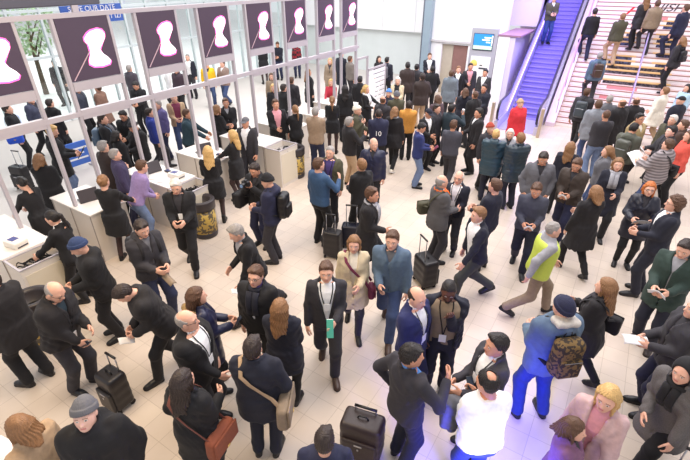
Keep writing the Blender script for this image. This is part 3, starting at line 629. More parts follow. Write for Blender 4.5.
b = MB(); b.box(-8.16, 18.92, 0, -7.84, 19.19, 7.); o = struct('column', b, mat('blue_grey_steel', srgb(142, 160, 174), .45, kind='paint', scale=5, var=.05, bump=0)); 
MB().box(-8.22, 18.92, 0, -8.16, 19.19, 7.).build('column_flange', mat('dark_steel', srgb(92, 98, 112), .5), o)
struct('wall_right', MB().box(9, -4, 0, 9.2, 30, 7), M_W)
# white block and mauve-topped box beside the escalator
e = empty('white_cladding_block', (-4.5, 18.05, 0), 0, 'tall white cladding block with mauve top standing left of escalator', 'wall panel')
MB().box(-.22, 0, 0, .2, 2.5, 2.62).build('cladding_body', M_W, e); MB().box(-.24, -.02, 2.62, .58, 2.55, 2.68).build('top_slab', mat('mauve_laminate', srgb(150, 114, 134), .6), e)
MB().box(.203, .02, .05, .4, 2.5, 2.6).build('side_panel', mat('lilac_lit_side', srgb(214, 206, 232), .5), e)  # purple light falling on this side of the block is put into the panel's colour
struct('wall_behind_escalator', MB().box(-4.7, 21.6, 0, 7, 21.9, 2.0).box(-4.7, 21.2, 0, -3.95, 21.9, 7).box(-5.5, 20.8, 2.75, -3.95, 21.9, 7), mat('lilac_white_wall', srgb(232, 222, 236), .6, kind='paint', scale=3, var=.02, bump=0))
# information totem
e = empty('information_totem', (-5.25, 18.05, 0), 0, 'grey information totem with blue screen standing against the back wall', 'sign'); m = mat('totem_grey', srgb(172, 172, 182), .5)
MB().box(-.51, -.0, 0, .51, .12, 2.86, bev=.01).build('cabinet', m, e); MB().box(-.4, -.03, .05, .36, .0, 1.86).build('poster', mat('poster_white', srgb(242, 240, 236), .6), e)
MB().box(-.4, -.02, 2.08, .36, .0, 2.68).build('screen_bezel', mat('black_bezel', srgb(60, 64, 80), .4), e)
sc = MB().box(-.38, -.026, 2.26, .34, -.018, 2.66).build('screen', mat('blue_screen', srgb(46, 132, 204), .4, emit=.7), e)
MB().box(.02, -.03, 2.52, .28, -.026, 2.56).box(-.06, -.03, 2.44, .24, -.026, 2.48).box(.1, -.03, 2.36, .26, -.026, 2.4).box(.3, -.03, 2.28, .34, -.026, 2.62).build('screen_text', mat('white_pixels', (.9, .95, 1), .5, emit=.8), sc)
MB().box(-.38, -.026, 2.12, .34, -.018, 2.25).build('ticker_bar', mat('green_screen', srgb(190, 226, 200), .4, emit=.5), e)
b = MB().lathe([(.02, 0), (.13, .02), (.14, .1), (.1, .19), (.0, .24)], (-.26, -.0, 1.5), 14); 
for v in range(len(b.V)): b.V[v] = (b.V[v][0], -.035+.12*(b.V[v][1]), b.V[v][2])
b.build('poster_emblem', mat('yellow_print', srgb(242, 210, 110), .6), e, True)
def text(s, size, name, m, parent=None, mw=None, ext=.004, align='CENTER', shear=0.):
    c = bpy.data.curves.new(name, 'FONT'); c.body = s; c.size = size; c.extrude = ext; c.align_x = align; c.align_y = 'CENTER'; c.shear = shear
    t = bpy.data.objects.new(name, c); COL.objects.link(t); bpy.context.view_layer.update()
    me = bpy.data.meshes.new_from_object(t.evaluated_get(bpy.context.evaluated_depsgraph_get())); bpy.data.objects.remove(t); me.materials.clear(); me.materials.append(m)
    return link(name, me, parent, mw)
UPX = Matrix(((1, 0, 0, 0), (0, 0, -1, 0), (0, 1, 0, 0), (0, 0, 0, 1)))      # text upright facing -Y
UPR = Matrix(((0, 0, 1, 0), (1, 0, 0, 0), (0, 1, 0, 0), (0, 0, 0, 1)))       # text upright facing +X, reading along +Y
M_INK = mat('dark_print', srgb(60, 60, 70), .6)
text('Finland', .13, 'poster_text', M_INK, e, Matrix.Translation((.08, -.032, 1.5))@UPX, .002) if False else MB().box(-.02, -.033, 1.52, .08, -.029, 1.56).box(-.04, -.033, 1.4, .3, -.029, 1.46).build('poster_text', M_INK, e)
# far-left glazed facade
M_GL = mat('clear_glass', (.9, .97, .95), .02, trans=1.); M_MU = mat('facade_mullion', srgb(196, 206, 208), .5)
b = MB()
for i in range(22):
    y = 2+i*1.0; b.box(-17.06, y-.035, 0, -16.94, y+.035, 5.5)
for z in (.08, 2.2, 3.6, 5.4): b.box(-17.05, 2, z-.04, -16.95, 23, z+.04)
o = struct('window_1', b, M_MU); MB().box(-17.01, 2, .1, -16.99, 23, 5.4).build('window_pane', M_GL, o)
def tree(x, y, h, label, seed):
    r = random.Random(seed); e = empty('tree', (x, y, -.02), 0, label, 'tree', None)
    b = MB(); b.tube([(0, 0, 0), (.05, .02, h*.3), (0, .08, h*.6)], [.12, .09, .05], 8); 
    for k in range(4): a = r.uniform(0, 6); b.tube([(.02, .03, h*(.3+.06*k)), (math.cos(a)*.6, math.sin(a)*.6, h*(.55+.05*k))], [.05, .02], 6)
    b.build('trunk', mat('bark', srgb(96, 80, 66), .9, kind='bark', scale=12), e, True)
    b = MB()
    for k in range(900):
        a, ph, rr = r.uniform(0, 6.283), math.acos(r.uniform(-1, 1)), r.uniform(.35, 1)**.5; c = np.array((math.sin(ph)*math.cos(a)*rr*h*.3, math.sin(ph)*math.sin(a)*rr*h*.3, h*.68+math.cos(ph)*rr*h*.32)); u = np.array([r.gauss(0, 1) for _ in range(3)]); u /= np.linalg.norm(u); w = np.cross(u, (.3, .5, .8)); w /= np.linalg.norm(w); s = h*.028
        b.add([c-u*s, c+w*s*.6, c+u*s, c-w*s*.6], [(0, 1, 2, 3)])
    b.build('foliage', mat('leaves', srgb(168, 192, 150), .7, kind='leaf', scale=3, var=.3, bump=0), e)
tree(-22, 9.6, 4.4, 'leafy green tree outside the glass facade', 4)
# ------------------------------------------------------------------ entrance partition
GAPS = [(1.85, 2.41), (3.34, 3.9), (4.85, 5.37), (6.26, 6.8), (7.67, 8.21), (9.08, 9.6), (10.49, 11.02), (11.87, 12.28)]
e = empty('entrance_portal_frame', (-8, 2, 0), 0, 'long pale grey aluminium portal frame carrying the row of dark screens', 'frame')
MB().box(-.05, -.2, 4.06, .05, 11.3, 4.13).build('top_beam', M_FR, e); MB().box(-.05, -.2, 2.52, .05, 11.3, 2.6).build('lower_rail', M_FR, e)
for i, (a, b_) in enumerate(GAPS+[(13.17, None)]):
    for y in (a, b_):
        if y is None: continue
        MB().box(-.04, y-2.0-.025, 1.0 if i < 8 else 0, .04, y-2.0+.025, 4.07).build('post', M_FR, e)
    nxt = (GAPS+[(13.17, None)])[i+1][0] if i < 8 else None
    if nxt: MB().box(-.045, b_-2+.03, 2.93, .045, nxt-2-.03, 3.08).build('screen_sill', M_FR, e); MB().box(-.045, b_-2+.03, 2.46, .045, nxt-2-.03, 2.62).build('lane_header', M_FR, e)
MARK = [(.45, .335), (.52, .275), (.6, .235), (.74, .21), (.83, .235), (.865, .29), (.85, .36), (.77, .45), (.69, .53), (.735, .61), (.82, .68), (.86, .735), (.82, .79), (.66, .81), (.5, .795), (.42, .745), (.435, .67), (.49, .59), (.5, .5), (.495, .44), (.45, .39)]
M_SCR = mat('dark_display', srgb(68, 55, 70), .35, emit=.35); M_MK = mat('mark_white_light', (1., .93, .97), .4, emit=1.6); M_PK = mat('mark_pink_light', srgb(255, 104, 190), .4, emit=1.1); M_LN = mat('pale_line', srgb(190, 160, 170), .5, emit=.25)
SN = ['first', 'second', 'third', 'fourth', 'fifth', 'sixth', 'seventh', 'eighth']
for i in range(8):
    y0 = GAPS[i][1]+.035; y1 = (GAPS+[(13.17, None)])[i+1][0]-.035; z0, z1 = 3.09, 4.06; W = y1-y0
    t = empty('display_screen', (-7.97, y0, z0), 0, f'dark display screen with glowing white emblem, {SN[i]} from left above the lanes', 'screen', None)
    MB().box(-.03, 0, 0, .015, W, z1-z0).build('panel', M_SCR, t)
    fx = lambda u, v, x: (x, u*W, (1-v)*(z1-z0))
    c = np.array((.65, .5)); ring = [tuple(c+(np.array(p)-c)*1.0+(np.array(p)-c)/np.linalg.norm(np.array(p)-c)*.03) for p in MARK]
    g_ = MB().prism(ring, .0155, .019, fx).build('emblem_edge', M_PK, t); MB().prism(MARK, .0195, .024, fx).build('emblem', M_MK, t)
    MB().tube([(.02, .5*W, .47*(z1-z0)), (.02, .04*W, .02*(z1-z0))], .008, 6).build('pointer_line', M_LN, t)
# blue banner and dark display bar over the entrance
e = empty('hanging_banner', (-9.4, 5.43, 4.02), 0, 'blue hanging banner with white capitals behind the entrance frame', 'banner')
MB().box(-.02, -.62, -.2, .02, .62, .12).build('banner_cloth', mat('blue_banner', srgb(66, 104, 190), .6), e); text('SAVE OUR DATE', .13, 'banner_text', mat('white_print', (.9, .9, .92), .6), e, Matrix.Translation((.022, 0, .055))@UPR); text('1 IZI', .13, 'banner_text', MATS[('white_print', (.9, .9, .92), None)], e, Matrix.Translation((.022, .45, -.1))@UPR)
MB().tube([(0, -.5, .12), (0, -.5, 3)], .008, 6).tube([(0, .5, .12), (0, .5, 3)], .008, 6).build('suspension_wires', M_MU, e)
o = MB().box(-8.2, 1.2, 4.225, -8.0, 4.8, 4.8, bev=.02).build('display_bar', mat('dark_grey_housing', srgb(84, 84, 96), .4)); MB().box(-8.05, 4.3, 4.13, -8.0, 4.4, 4.23).build('bracket', M_FR, o); MB().box(-8.05, 2.9, 4.13, -8.0, 3.0, 4.23).build('bracket', M_FR, o); tag(o, 'dark grey overhead bar at the top left above the entrance frame', 'display')
# low turnstile frames at the far end
for j, (y0, y1, z, lab) in enumerate(((13.25, 13.95, 2.2, 'taller open railing frame at the far end of the entrance'), (14.0, 15.3, 1.75, 'lower slatted white railing at the far end of the entrance'))):
    e = empty('barrier_frame', (-8, y0, 0), 0, lab, 'barrier'); L_ = y1-y0
    for y in (0, L_): MB().box(-.03, y-.03, 0, .03, y+.03, z).build('post', M_FR, e)
    MB().box(-.03, 0, z-.06, .03, L_, z).build('top_rail', M_FR, e)
    if j: 
        for k in range(9): MB().box(-.012, .03, .2+k*.165, .012, L_-.03, .33+k*.165).build('slat', M_W, e)
    else: MB().box(-.02, 0, 1.2, .02, L_, 1.25).build('mid_rail', M_FR, e)
# reception counters with lanyard trays
M_CT = mat('counter_white', srgb(216, 208, 199), .5, kind='laminate', scale=5, var=.03, bump=0); M_TOP = mat('counter_top', srgb(232, 226, 220), .4, kind='laminate', scale=5, var=.02, bump=0); M_SEAM = mat('counter_seam', srgb(150, 140, 134), .5)
CN = ['nearest white reception counter at left edge, holding a white box printer', 'second white reception counter from the front, with one dark laptop', 'third white reception counter, where the purple shirted man leans', 'fourth white reception counter, between two blond hostesses', 'fifth white reception counter, beside the man in dark suit and pink shirt', 'sixth white reception counter, with the red sweater woman behind it', 'seventh white reception counter, behind the woman with white scarf', 'farthest white reception counter near the slatted railing']
TRAY = {0: 1, 2: 1, 4: 1, 6: 0}
def lan_pile(x, y, z, lab, seed, w=.16, d=.25):
    r = random.Random(seed); b = MB()
    for k in range(16):
        c = np.array((x+r.uniform(-w, w), y+r.uniform(-d, d), z+.02+.03*r.random())); a0 = r.uniform(0, 6); pts = [c+np.array((.1*math.cos(a0)*math.sin(t)+.03*math.cos(2*t+k), .1*math.sin(a0)*math.sin(t)+.05*math.cos(t), .015*math.sin(3*t+k))) for t in np.linspace(0, 6.2, 14)]
        b.tube(pts, (.013, .004), 6, flat=(0, 0, 1))
    tag(b.build('lanyard_pile', fab('ink'), None, True), lab, 'lanyards', kind='stuff')
for i, (a, b_) in enumerate(GAPS):
    yc = (a+b_)/2; x0, x1 = -8.76, (-7.22 if TRAY.get(i) else -7.42)
    e = empty('reception_counter', ((x0+x1)/2, yc, 0), 0, CN[i], 'counter'); w = (x1-x0)/2
    MB().box(-w+.02, -.34, 0, w-.02, .34, .97).build('cabinet', M_CT, e); MB().box(-w, -.36, .97, w, .36, 1.0, bev=.004).build('countertop', M_TOP, e)
    for s in (-1, 1):
        for xa in (-.02, w-.05, -w+.02): MB().box(xa, s*.34, 0, xa+.025, s*.348, .97).build('seam_trim', M_SEAM, e)
    if TRAY.get(i):
        t = empty('lanyard_box', (-6.97, yc, 0), 0, ['white open box of black lanyards at the end of the nearest counter', None, 'white open box of black lanyards at the end of the third counter', None, 'white open box with few black lanyards beside the bin and fifth counter'][i], 'box')
        bb = MB(); bb.box(-.24, -.34, 0, .24, -.32, .96).box(-.24, .32, 0, .24, .34, .96).box(-.24, -.32, 0, -.22, .32, .96).box(.22, -.32, 0, .24, .32, .96).build('side_panels', M_CT, t); MB().box(-.22, -.32, .8, .22, .32, .83).build('tray_floor', mat('tray_grey', srgb(170, 164, 160), .6), t)
        MB().box(-.25, -.35, .96, .25, -.32, .975).box(-.25, .32, .96, .25, .35, .975).box(-.25, -.32, .96, -.22, .32, .975).box(.22, -.32, .96, .25, .32, .975).build('rim', M_FR, t)
        MB().box(.24, -.3, .08, .245, .3, .85).build('front_panel', mat('cream_panel', srgb(216, 206, 186), .6), t)
        lan_pile(-6.95, yc, .83, ['heap of black lanyards inside the box at the nearest counter', None, 'heap of black lanyards inside the box at the third counter', None, 'small heap of black lanyards inside the box by the fifth counter'][i], 11+i, .13, .2)
def laptop(x, y, z, rz, lab, open_=1.9):
    e = empty('laptop', (x, y, z), rz, lab, 'laptop'); m = mat('laptop_dark', srgb(66, 60, 64), .4)
    MB().box(-.17, -.12, .002, .17, .12, .02, bev=.006).build('base', m, e); MB().box(-.15, -.03, .02, .15, .1, .0225).build('keyboard', mat('keys', srgb(36, 36, 40), .6), e)
    M = Matrix.Translation((0, -.12, .02))@Matrix.Rotation(-(open_-math.pi/2), 4, 'X'); MB().box(-.17, -.012, 0, .17, 0, .23, bev=.005).build('lid', m, e, mw=M); MB().box(-.155, .0, .015, .155, .0015, .215).build('screen', mat('laptop_screen', srgb(150, 160, 175), .2), e, mw=M)
    return e
q = at_z(82, 192, 1.0); laptop(-8.05, 3.62, 1.0, rad(75), 'dark open laptop on the second counter behind a frame post')
laptop(-8.2, 5.12, 1.0, rad(80), 'dark open laptop on the third counter, lid towards the entrance', 2.0); laptop(-8.15, 6.52, 1.0, rad(70), 'grey open laptop on the fourth counter by the reaching man')
laptop(-8.0, 7.95, 1.0, rad(75), 'small open laptop on the fifth counter beside the pink shirt'); laptop(-8.1, 9.35, 1.0, rad(80), 'open laptop on the sixth counter left of the red sweater')
def ticket_printer(x, y, rz, lab):
    e = empty('badge_printer', (x, y, 1.0), rz, lab, 'printer'); MB().box(-.15, -.11, 0, .15, .11, .11, bev=.02).build('casing', mat('printer_white', srgb(232, 226, 216), .5), e); MB().box(-.1, -.06, .11, .03, .05, .116, bev=.002).build('top_label', mat('blue_label', srgb(58, 62, 130), .5), e); MB().box(.15, -.08, .02, .155, .08, .04).build('slot', M_INK, e)
ticket_printer(-7.45, 2.1, rad(10), 'white box printer with blue label on the nearest counter'); ticket_printer(-7.5, 5.2, rad(5), 'white box printer with blue label on the third counter')
def scanner(x, y, rz, lab):
    e = empty('ticket_scanner', (x, y, 1.0), rz, lab, 'scanner'); MB().box(-.08, -.05, 0, .08, .05, .03, bev=.01).build('cradle', mat('scanner_dark', srgb(42, 40, 48), .5), e); MB().box(-.06, -.035, .03, .06, .035, .034).build('display', mat('scanner_blue', srgb(56, 64, 110), .3), e)
scanner(-7.7, 6.6, rad(20), 'small dark scanner on the fourth counter by the blond hostess'); scanner(-7.9, 5.3, rad(-10), 'small dark scanner on the third counter near the printer'); scanner(-7.5, 9.3, rad(-10), 'small dark scanner on the sixth counter')
for k, (x, y) in enumerate(((-7.6, 4.98), (-7.85, 5.0))):
    e = empty('paper_stack', (x, y, 1.0), rad(12*k), ['loose stack of white papers on the third counter, nearer the tray', 'loose stack of white papers on the third counter, nearer the laptop'][k], 'papers'); 
    for j in range(4): MB().box(-.1, -.14, .004*j, .1, .14, .004*j+.003).build('sheet', mat('printed_paper', K['white'], .6), e, mw=Matrix.Rotation(.12*j, 4, 'Z'))
# bins
def bin_(px, py, lab, P=None, R_=.25, H_=.82):
    P = at_z(px, py, 0) if P is None else P; e = empty('waste_bin', (P[0], P[1], 0), 0, lab, 'bin'); m = mat('bin_black', srgb(52, 46, 48), .45)
    MB().lathe([(R_*.9, 0), (R_*.94, .05), (R_*.96, .12)], n=28).build('base', m, e, True)
    m2 = mat('bin_photo_wrap', srgb(196, 166, 84), .5, kind='camo', scale=8, col2=srgb(92, 82, 66)); MB().lathe([(R_*.955, .12), (R_*.965, .4), (R_*.97, H_-.2)], n=28).build('printed_wrap', m2, e, True)
    b = MB(); b.lathe([(R_*.97, H_-.2), (R_*1.06, H_-.19), (R_*1.08, H_-.02), (R_*1.02, H_), (R_*.8, H_+.0), (R_*.7, H_-.04), (R_*.62, H_-.22)], n=28); b.build('lid', m, e, True)
    MB().lathe([(R_*.62, H_-.23), (R_*.3, H_-.25)], n=20).build('bin_liner', mat('liner_black', srgb(14, 13, 15), .5), e, True)
bin_(0, 0, 'black bin with yellow printed wrap beside the fifth counter', at_z(296, 176, 0)); bin_(0, 0, 'black bin with yellow printed wrap beside the blond woman in black', at_z(207, 234, 0)); bin_(0, 0, 'black bin beside the nearest counter behind the bald man', np.array((-6.25, 1.65, 0)))
# blue sign beyond the lanes
P = at_z(86, 166, .15); e = empty('floor_sign', (P[0]-.3, P[1], 0), 0, 'blue sign board with white lines standing beyond the second counter', 'sign'); MB().box(-.02, -.35, .12, .02, .42, .75, bev=.006).build('board', mat('blue_board', srgb(66, 110, 200), .5), e)
MB().box(.022, -.25, .55, .026, .3, .6).box(.022, -.25, .42, .026, .2, .46).box(.022, -.25, .28, .026, .28, .33).build('printed_lines', mat('white_print', (.9, .9, .92), .6), e); MB().box(-.15, -.3, 0, .15, -.24, .04).box(-.15, .3, 0, .15, .36, .04).box(-.02, -.29, .04, .02, -.25, .12).box(-.02, .31, .04, .02, .35, .12).build('feet', M_FR, e)
# ------------------------------------------------------------------ stairs and escalator
SA = rad(2.1); SO = np.array((-1.95, 16.9, 0)); SD = np.array((-math.sin(SA), math.cos(SA), 0)); SX = np.array((math.cos(SA), math.sin(SA), 0)); RISE, RUN, NST = .135, .218, 46; SL = RISE/RUN
def stair_ray(ztop, d): O = CAM-SO; return (SL*(O@SD)-CAM[2]+ztop+.08)/(d[2]-SL*(d@SD))
EO = SO+SX*(-1.07)+SD*(-1.0); ESL = .6; EINC = 1.1
def esc_ray(ztop, d): O = CAM-EO-SD*EINC; return (ESL*(O@SD)-CAM[2]+ztop+.05)/(d[2]-ESL*(d@SD))
ms = Matrix.Translation(Vector(SO))@Matrix.Rotation(SA, 4, 'Z')
st = empty('staircase', SO, SA, 'wide pale staircase with printed risers and dark tread mats at upper right', 'stairs'); WST = 8.
M_ST = mat('stair_stone', srgb(226, 206, 206), .6, kind='stone', scale=6, var=.05, bump=.03); M_RS = mat('riser_white', srgb(246, 240, 242), .5); M_NO = mat('step_nosing', srgb(168, 128, 116), .6); M_NY = mat('yellow_nosing', srgb(216, 176, 120), .6)
M_DK = mat('printed_riser_dark', srgb(34, 34, 54), .5, kind='camo', scale=6, col2=srgb(78, 88, 130)); M_DB = mat('printed_riser_black', srgb(36, 32, 42), .55, kind='camo', scale=6, col2=srgb(92, 84, 92))
for k in range(NST):
    y = k*RUN; z = (k+1)*RISE
    s_ = MB().box(0, y, z-RISE if k == 0 else z-RISE-.05, WST, y+RUN+.02, z-.012).build('step', M_ST, st); MB().box(0, y-.012, z-.03, WST, y+.05, z, bev=.004).build('nosing', M_NO, s_)
    MB().box(.02, y-.006, z-RISE+.005, WST, y-.001, z-.035).build('riser_panel', M_RS, s_)
def stair_at(px, py):
    d = ray(px, py); t = stair_ray(-.05, d); q = CAM+d*t-SO; return int((q@SD)/RUN), float(q@SX)
def riser_print(px0, px1, py, m, yel=True, over=.12):
    k, a = stair_at(px0, py); _, b_ = stair_at(px1, py); y = k*RUN; z = (k+1)*RISE
    MB().box(a, y-.012, z-RISE+.006, b_, y-.007, z-.032).build('riser_print', m, st)
    if yel: MB().box(a-over, y-.014, z-.03, b_+over, y+RUN-.015, z+.002).build('nosing_strip', M_NY, st)
for py, a, b_ in ((66, 607, 667), (71.5, 605, 668), (77, 604, 668)): riser_print(a, b_, py, M_DB)
for py, a, b_ in ((33, 627, 636), (38.5, 622, 635), (44, 617, 634), (54, 612, 633), (59.5, 609, 632)): riser_print(a, b_, py, M_DK)
for py, a, b_ in ((21, 667, 680), (27, 663, 680), (33, 660, 679), (39, 657, 677), (45.5, 656, 674), (56, 656, 670), (61.5, 656, 668)): riser_print(a, b_, py, M_DK)
M_RP = mat('red_riser_print', srgb(236, 150, 158), .6)
for py, a, b_ in ((85.5, 607, 638), (97, 599, 611), (18, 657, 668)): riser_print(a, b_, py, M_RP, False)
def lettering(s, px, py, m, sx=1.25):
    """one slanted word painted over two risers: its upper half on the higher riser, its lower half on the one below"""
    import bmesh
    k, x = stair_at(px, py); size = 2*RISE/.72; hid = text(s, size, 'riser_lettering', m, st, None, .003, 'LEFT', .35); me0 = hid.data; ym = sum((min(v.co.y for v in me0.vertices), max(v.co.y for v in me0.vertices)))/2
    bpy.data.objects.remove(hid)
    for up in (0, 1):
        bm = bmesh.new(); bm.from_mesh(me0); bmesh.ops.bisect_plane(bm, geom=bm.verts[:]+bm.edges[:]+bm.faces[:], plane_co=(0, ym, 0), plane_no=(0, -1 if up else 1, 0), clear_outer=True)
        me = bpy.data.meshes.new('riser_lettering'); bm.to_mesh(me); bm.free(); me.materials.append(m); kk = k+up
        link('riser_lettering', me, st, Matrix.Translation((x, kk*RUN-.018, kk*RISE+(0 if up else RISE)-.0))@UPX@Matrix.Diagonal((sx, .96, 1, 1))@Matrix.Translation((0, -ym, 0)))
M_RED = mat('red_lettering', srgb(222, 40, 60), .6); M_BL = mat('black_lettering', srgb(50, 40, 52), .6)
lettering('H', 625, 9.5, M_RED, 2.2); lettering('NISH', 650, 10, M_BL, 1.3)
b = MB().prism([(-.25, 0), (-.25, .14), (NST*RUN, NST*RISE+.14), (NST*RUN, NST*RISE-.6), (.6, 0)], -.3, -.0, lambda u, v, t: (t, u, v)); b.build('side_parapet', mat('lilac_parapet', srgb(226, 206, 222), .5), st)
MB().tube([(-.06, -.2, .92), (-.06, .1, .98), (-.06, NST*RUN, NST*RISE+.95)], .025, 8).build('handrail', mat('pink_metal_rail', srgb(206, 160, 176), .35, .3), st, True)
for k in range(0, NST, 5): MB().tube([(-.06, k*RUN+.1, k*RISE+.4), (-.06, k*RUN+.1, k*RISE+1.0)], .014, 8).build('baluster', M_FR, st, True)
d = ray(645, 50); q_ = CAM+d*stair_ray(.87, d)-SO; e2 = empty('centre_handrail', SO+SX*float(q_@SX), SA, 'lilac steel handrail running up the middle of the staircase', 'handrail'); M_HR = mat('lilac_steel', srgb(176, 160, 206), .35, .3)
MB().tube([(0, .9, RISE*3+.2), (0, .95, RISE*3.5+.85), (0, 1.1, RISE*4+.9), (0, NST*RUN, NST*RISE+.95)], .024, 8).build('rail', M_HR, e2, True)
for k in range(3, NST, 5): MB().tube([(0, k*RUN+.1, (k+1)*RISE), (0, k*RUN+.1, (k+1)*RISE+.82)], .02, 8).build('baluster', M_HR, e2, True)
# escalator
es = empty('escalator', EO, SA, 'purple lit escalator with black handrails rising left of the staircase', 'escalator'); WE = 1.12; NE, ED = 42, .235
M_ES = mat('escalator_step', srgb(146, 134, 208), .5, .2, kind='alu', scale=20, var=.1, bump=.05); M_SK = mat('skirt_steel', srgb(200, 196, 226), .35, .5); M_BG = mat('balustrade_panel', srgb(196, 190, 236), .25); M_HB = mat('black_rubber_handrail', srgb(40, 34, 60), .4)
MB().box(-WE/2, -.5, 0, WE/2, EINC, .03).build('comb_plate', M_SK, es)
for k in range(NE):
    y = EINC+k*ED; z = .03+k*ED*ESL; b = MB().box(-WE/2, y, z-.04, WE/2, y+ED+.02, z+.02).box(-WE/2, y, z-ED*ESL-.02, WE/2, y+.02, z)
    for j in range(18): b.box(-WE/2+.02+j*.054, y+.005, z+.02, -WE/2+.045+j*.054, y+ED, z+.026)
    b.build('step', M_ES, es)
yT = EINC+NE*ED; zT = NE*ED*ESL
MB().prism([(EINC+.4, 0), (yT, 0), (yT, zT-.24), (EINC+.4, .0)], -WE/2-.16, WE/2+.16, lambda u, v, t: (t, u, v)).build('truss', mat('lilac_parapet', srgb(226, 206, 222), .5), es)
for s in (-1, 1):
    X = s*(WE/2+.02); f_ = lambda u, v, t, X=X, s=s: (X+s*t, u, v)
    MB().prism([(-.6, 0), (-.6, .28), (EINC-.3, .3), (yT, zT+.36), (yT, zT-.3), (EINC, 0)], 0, .12, f_).build('skirt', M_SK, es)
    MB().prism([(-.5, .28), (-.55, .6), (-.4, .88), (EINC-.3, .92), (yT, zT+1.0), (yT, zT+.36), (EINC-.3, .3)], .05, .07, f_).build('balustrade', M_BG, es)
    MB().tube([(X+s*.06, -.4, .3), (X+s*.06, -.58, .38), (X+s*.06, -.64, .6), (X+s*.06, -.55, .84), (X+s*.06, -.35, .93), (X+s*.06, EINC-.3, .96), (X+s*.06, yT, zT+1.04)], (.04, .022), 8, flat=(1, 0, 0)).build('handrail', M_HB, es, True)
    MB().tube([(X+s*.02, EINC-.3, .34), (X+s*.02, yT, zT+.42)], .014, 6).build('light_strip', mat('violet_light_strip', srgb(150, 130, 255), .4, emit=6.), es, True)
for s, lb in ((-1, 'left'), (1, 'right')):
    P = EO+SX*s*.78+SD*(-.75); o = MB().box(-.05, -.05, 0, .05, .05, .95, bev=.02).build('bollard', mat('brass_bollard', srgb(196, 180, 160), .35, .6)); o.location = P; tag(o, f'slim metal bollard at the {lb} foot of the escalator', 'bollard')
# ------------------------------------------------------------------ the crowd (head-top pixel, facing clockwise from "away from the viewer")
P = person; J = 'jeans'; SL_ = 'slim'
# --- near left
s = P(141, 221, 128, 'man in dark padded jacket and jeans beside the counters, hands clasped, brown shoes', top='jacket', tc='char', under='grey', lc='djean', legsw=J, shoe='brown', arms=('hold', 'hold'), head=(.35, 0), hc='hdk', legs='shift', hood=True, h=1.81)
backpack(s, 'black backpack worn by the man with brown shoes', 'blk'); paper(s, 'folded sheet held by the man with brown shoes', w=.1, h=.2, c='taupe', tilt=.5, off=(0, .06, -.12))
s = P(56, 284, 100, 'bald man with glasses in black coat looking down at lower left', top='jacket', tc='blk', under='dteal', lc='char', hair='bald', hc='hgy', skin='a', glass=True, arms=('hold', 'low'), lean=.2, head=(.45, 0), badge=.98, legs='shift', fat=1.1)
phone(s, 'phone in the hands of the bald man in black coat')
s = P(113, 291, 236, 'stooping dark haired man bowed over between the suitcase and bald man', top='puffer', tc='blk', lc='ink', lean=.42, head=(.8, 0), arms=('hold', 'hold'), hair='short', hc='hdk', legs='walk', hood=True, h=1.72, fat=1.08)
paper(s, 'leaflet in the hands of the stooping man', w=.13, h=.18, off=(0, .08, -.03))
suitcase(0, 0, 30, 'black trolley suitcase standing behind the stooping man', w=.16, d=.12, h=.52, handle=.78, P=at_z(121, 404, 0))
P(-13, 272, 285, 'man in black coat cut by the left picture edge, back turned', top='coat', tc='blk', hem=.7, lc='ink', hair='short', hc='hdk', legs='shift', fat=1.1, arms=('hold', 'hold'))
s = P(81, 400, 160, 'man in grey knitted beanie and black jacket at the bottom left corner', top='puffer', tc='ink', hair='beanie', hc='grey', skin='p', head=(-.15, -.1), arms=('pocket', 'hold'), hood=True, lc='ink')
mb = MB(); J_ = s['jacket']
o = text('NORTH\n-----', .03, 'chest_print', mat('white_stitching', (.8, .8, .82), .6), s['root'], m4(s['RT'], s['T']((.09, front(PROF_M, .09, 1.3, .045)+.007, 1.3)))@Matrix.Rotation(math.pi, 4, 'Z')@UPX, .001) if False else None
b = MB().box(-.045, 0, -.006, .045, .004, .006).box(-.03, 0, .012, .0, .004, .026).box(.0, 0, .018, .03, .004, .03); b.build('chest_emblem', mat('white_stitching', (.8, .8, .82), .6), s['root'], mw=m4(s['RT'], s['T']((.09, front(PROF_M, .09, 1.3, .045)+.002, 1.3))))
s = P(14, 418, 285, 'light haired person in beige jacket at the bottom left edge', sex='F', top='jacket', tc='tan', hair='bob', hc='hlb', lc='char', arms=('paper', 'paper'), lean=.15)
paper(s, 'white sheet held by the person in beige jacket at bottom left', c='white')
s = P(183, 311, 102, 'balding man with glasses in black suit and white shirt beside the fur-hooded woman', top='suit', tc='ink', under='white', hair='bald', hc='hgy', glass=True, lc='ink', V=(1.02, .1), badge=1.12, arms=('pocket', 'low'), fat=1.22, skin='a', head=(-.05, .3))
s = P(194, 288, 62, 'woman with long brown hair in navy quilted coat with fur hood', sex='F', top='coat', tk='shiny', tc='navy', hem=.62, hair='long', hc='hbr', lc='ink', legsw=SL_, arms=('hold', 'hold'), hood=None, shoe='boot', shc='ink')
v, q = sdf_box((0, 0, 0), (.14, .075, .06), .055, extra=lambda F, x, y, z: F+.008*np.sin(x*90)*np.sin(z*95)*np.sin(y*80)); link('fur_hood', mesh('fur_hood', v, q, mat('fur', srgb(150, 124, 84), .95, kind='fur', scale=80, var=.5, bump=.6)), s['root'], m4(s['RT'], s['T']((0, -.13, 1.45))))
phone(s, 'phone held by the woman in navy quilted coat')
s = P(255, 266, 196, 'man with glasses and white badge in black jacket and dark scarf, facing viewer', top='jacket', tc='ink', under='purple', V=(1.2, .07), hair='short', hc='hbr', glass=True, badge=1.08, lc='ink', arms=('down', 'down'), fat=1.04, scarf='dnavy', legs='stand')
s = P(279, 300, 8, 'woman with long light brown hair in dark jacket standing before the badge man', sex='F', top='coat', hem=.68, tc='dnavy', hair='long', hc='hlb', lc='ink', legsw=SL_, arms=('hold', 'hold'))
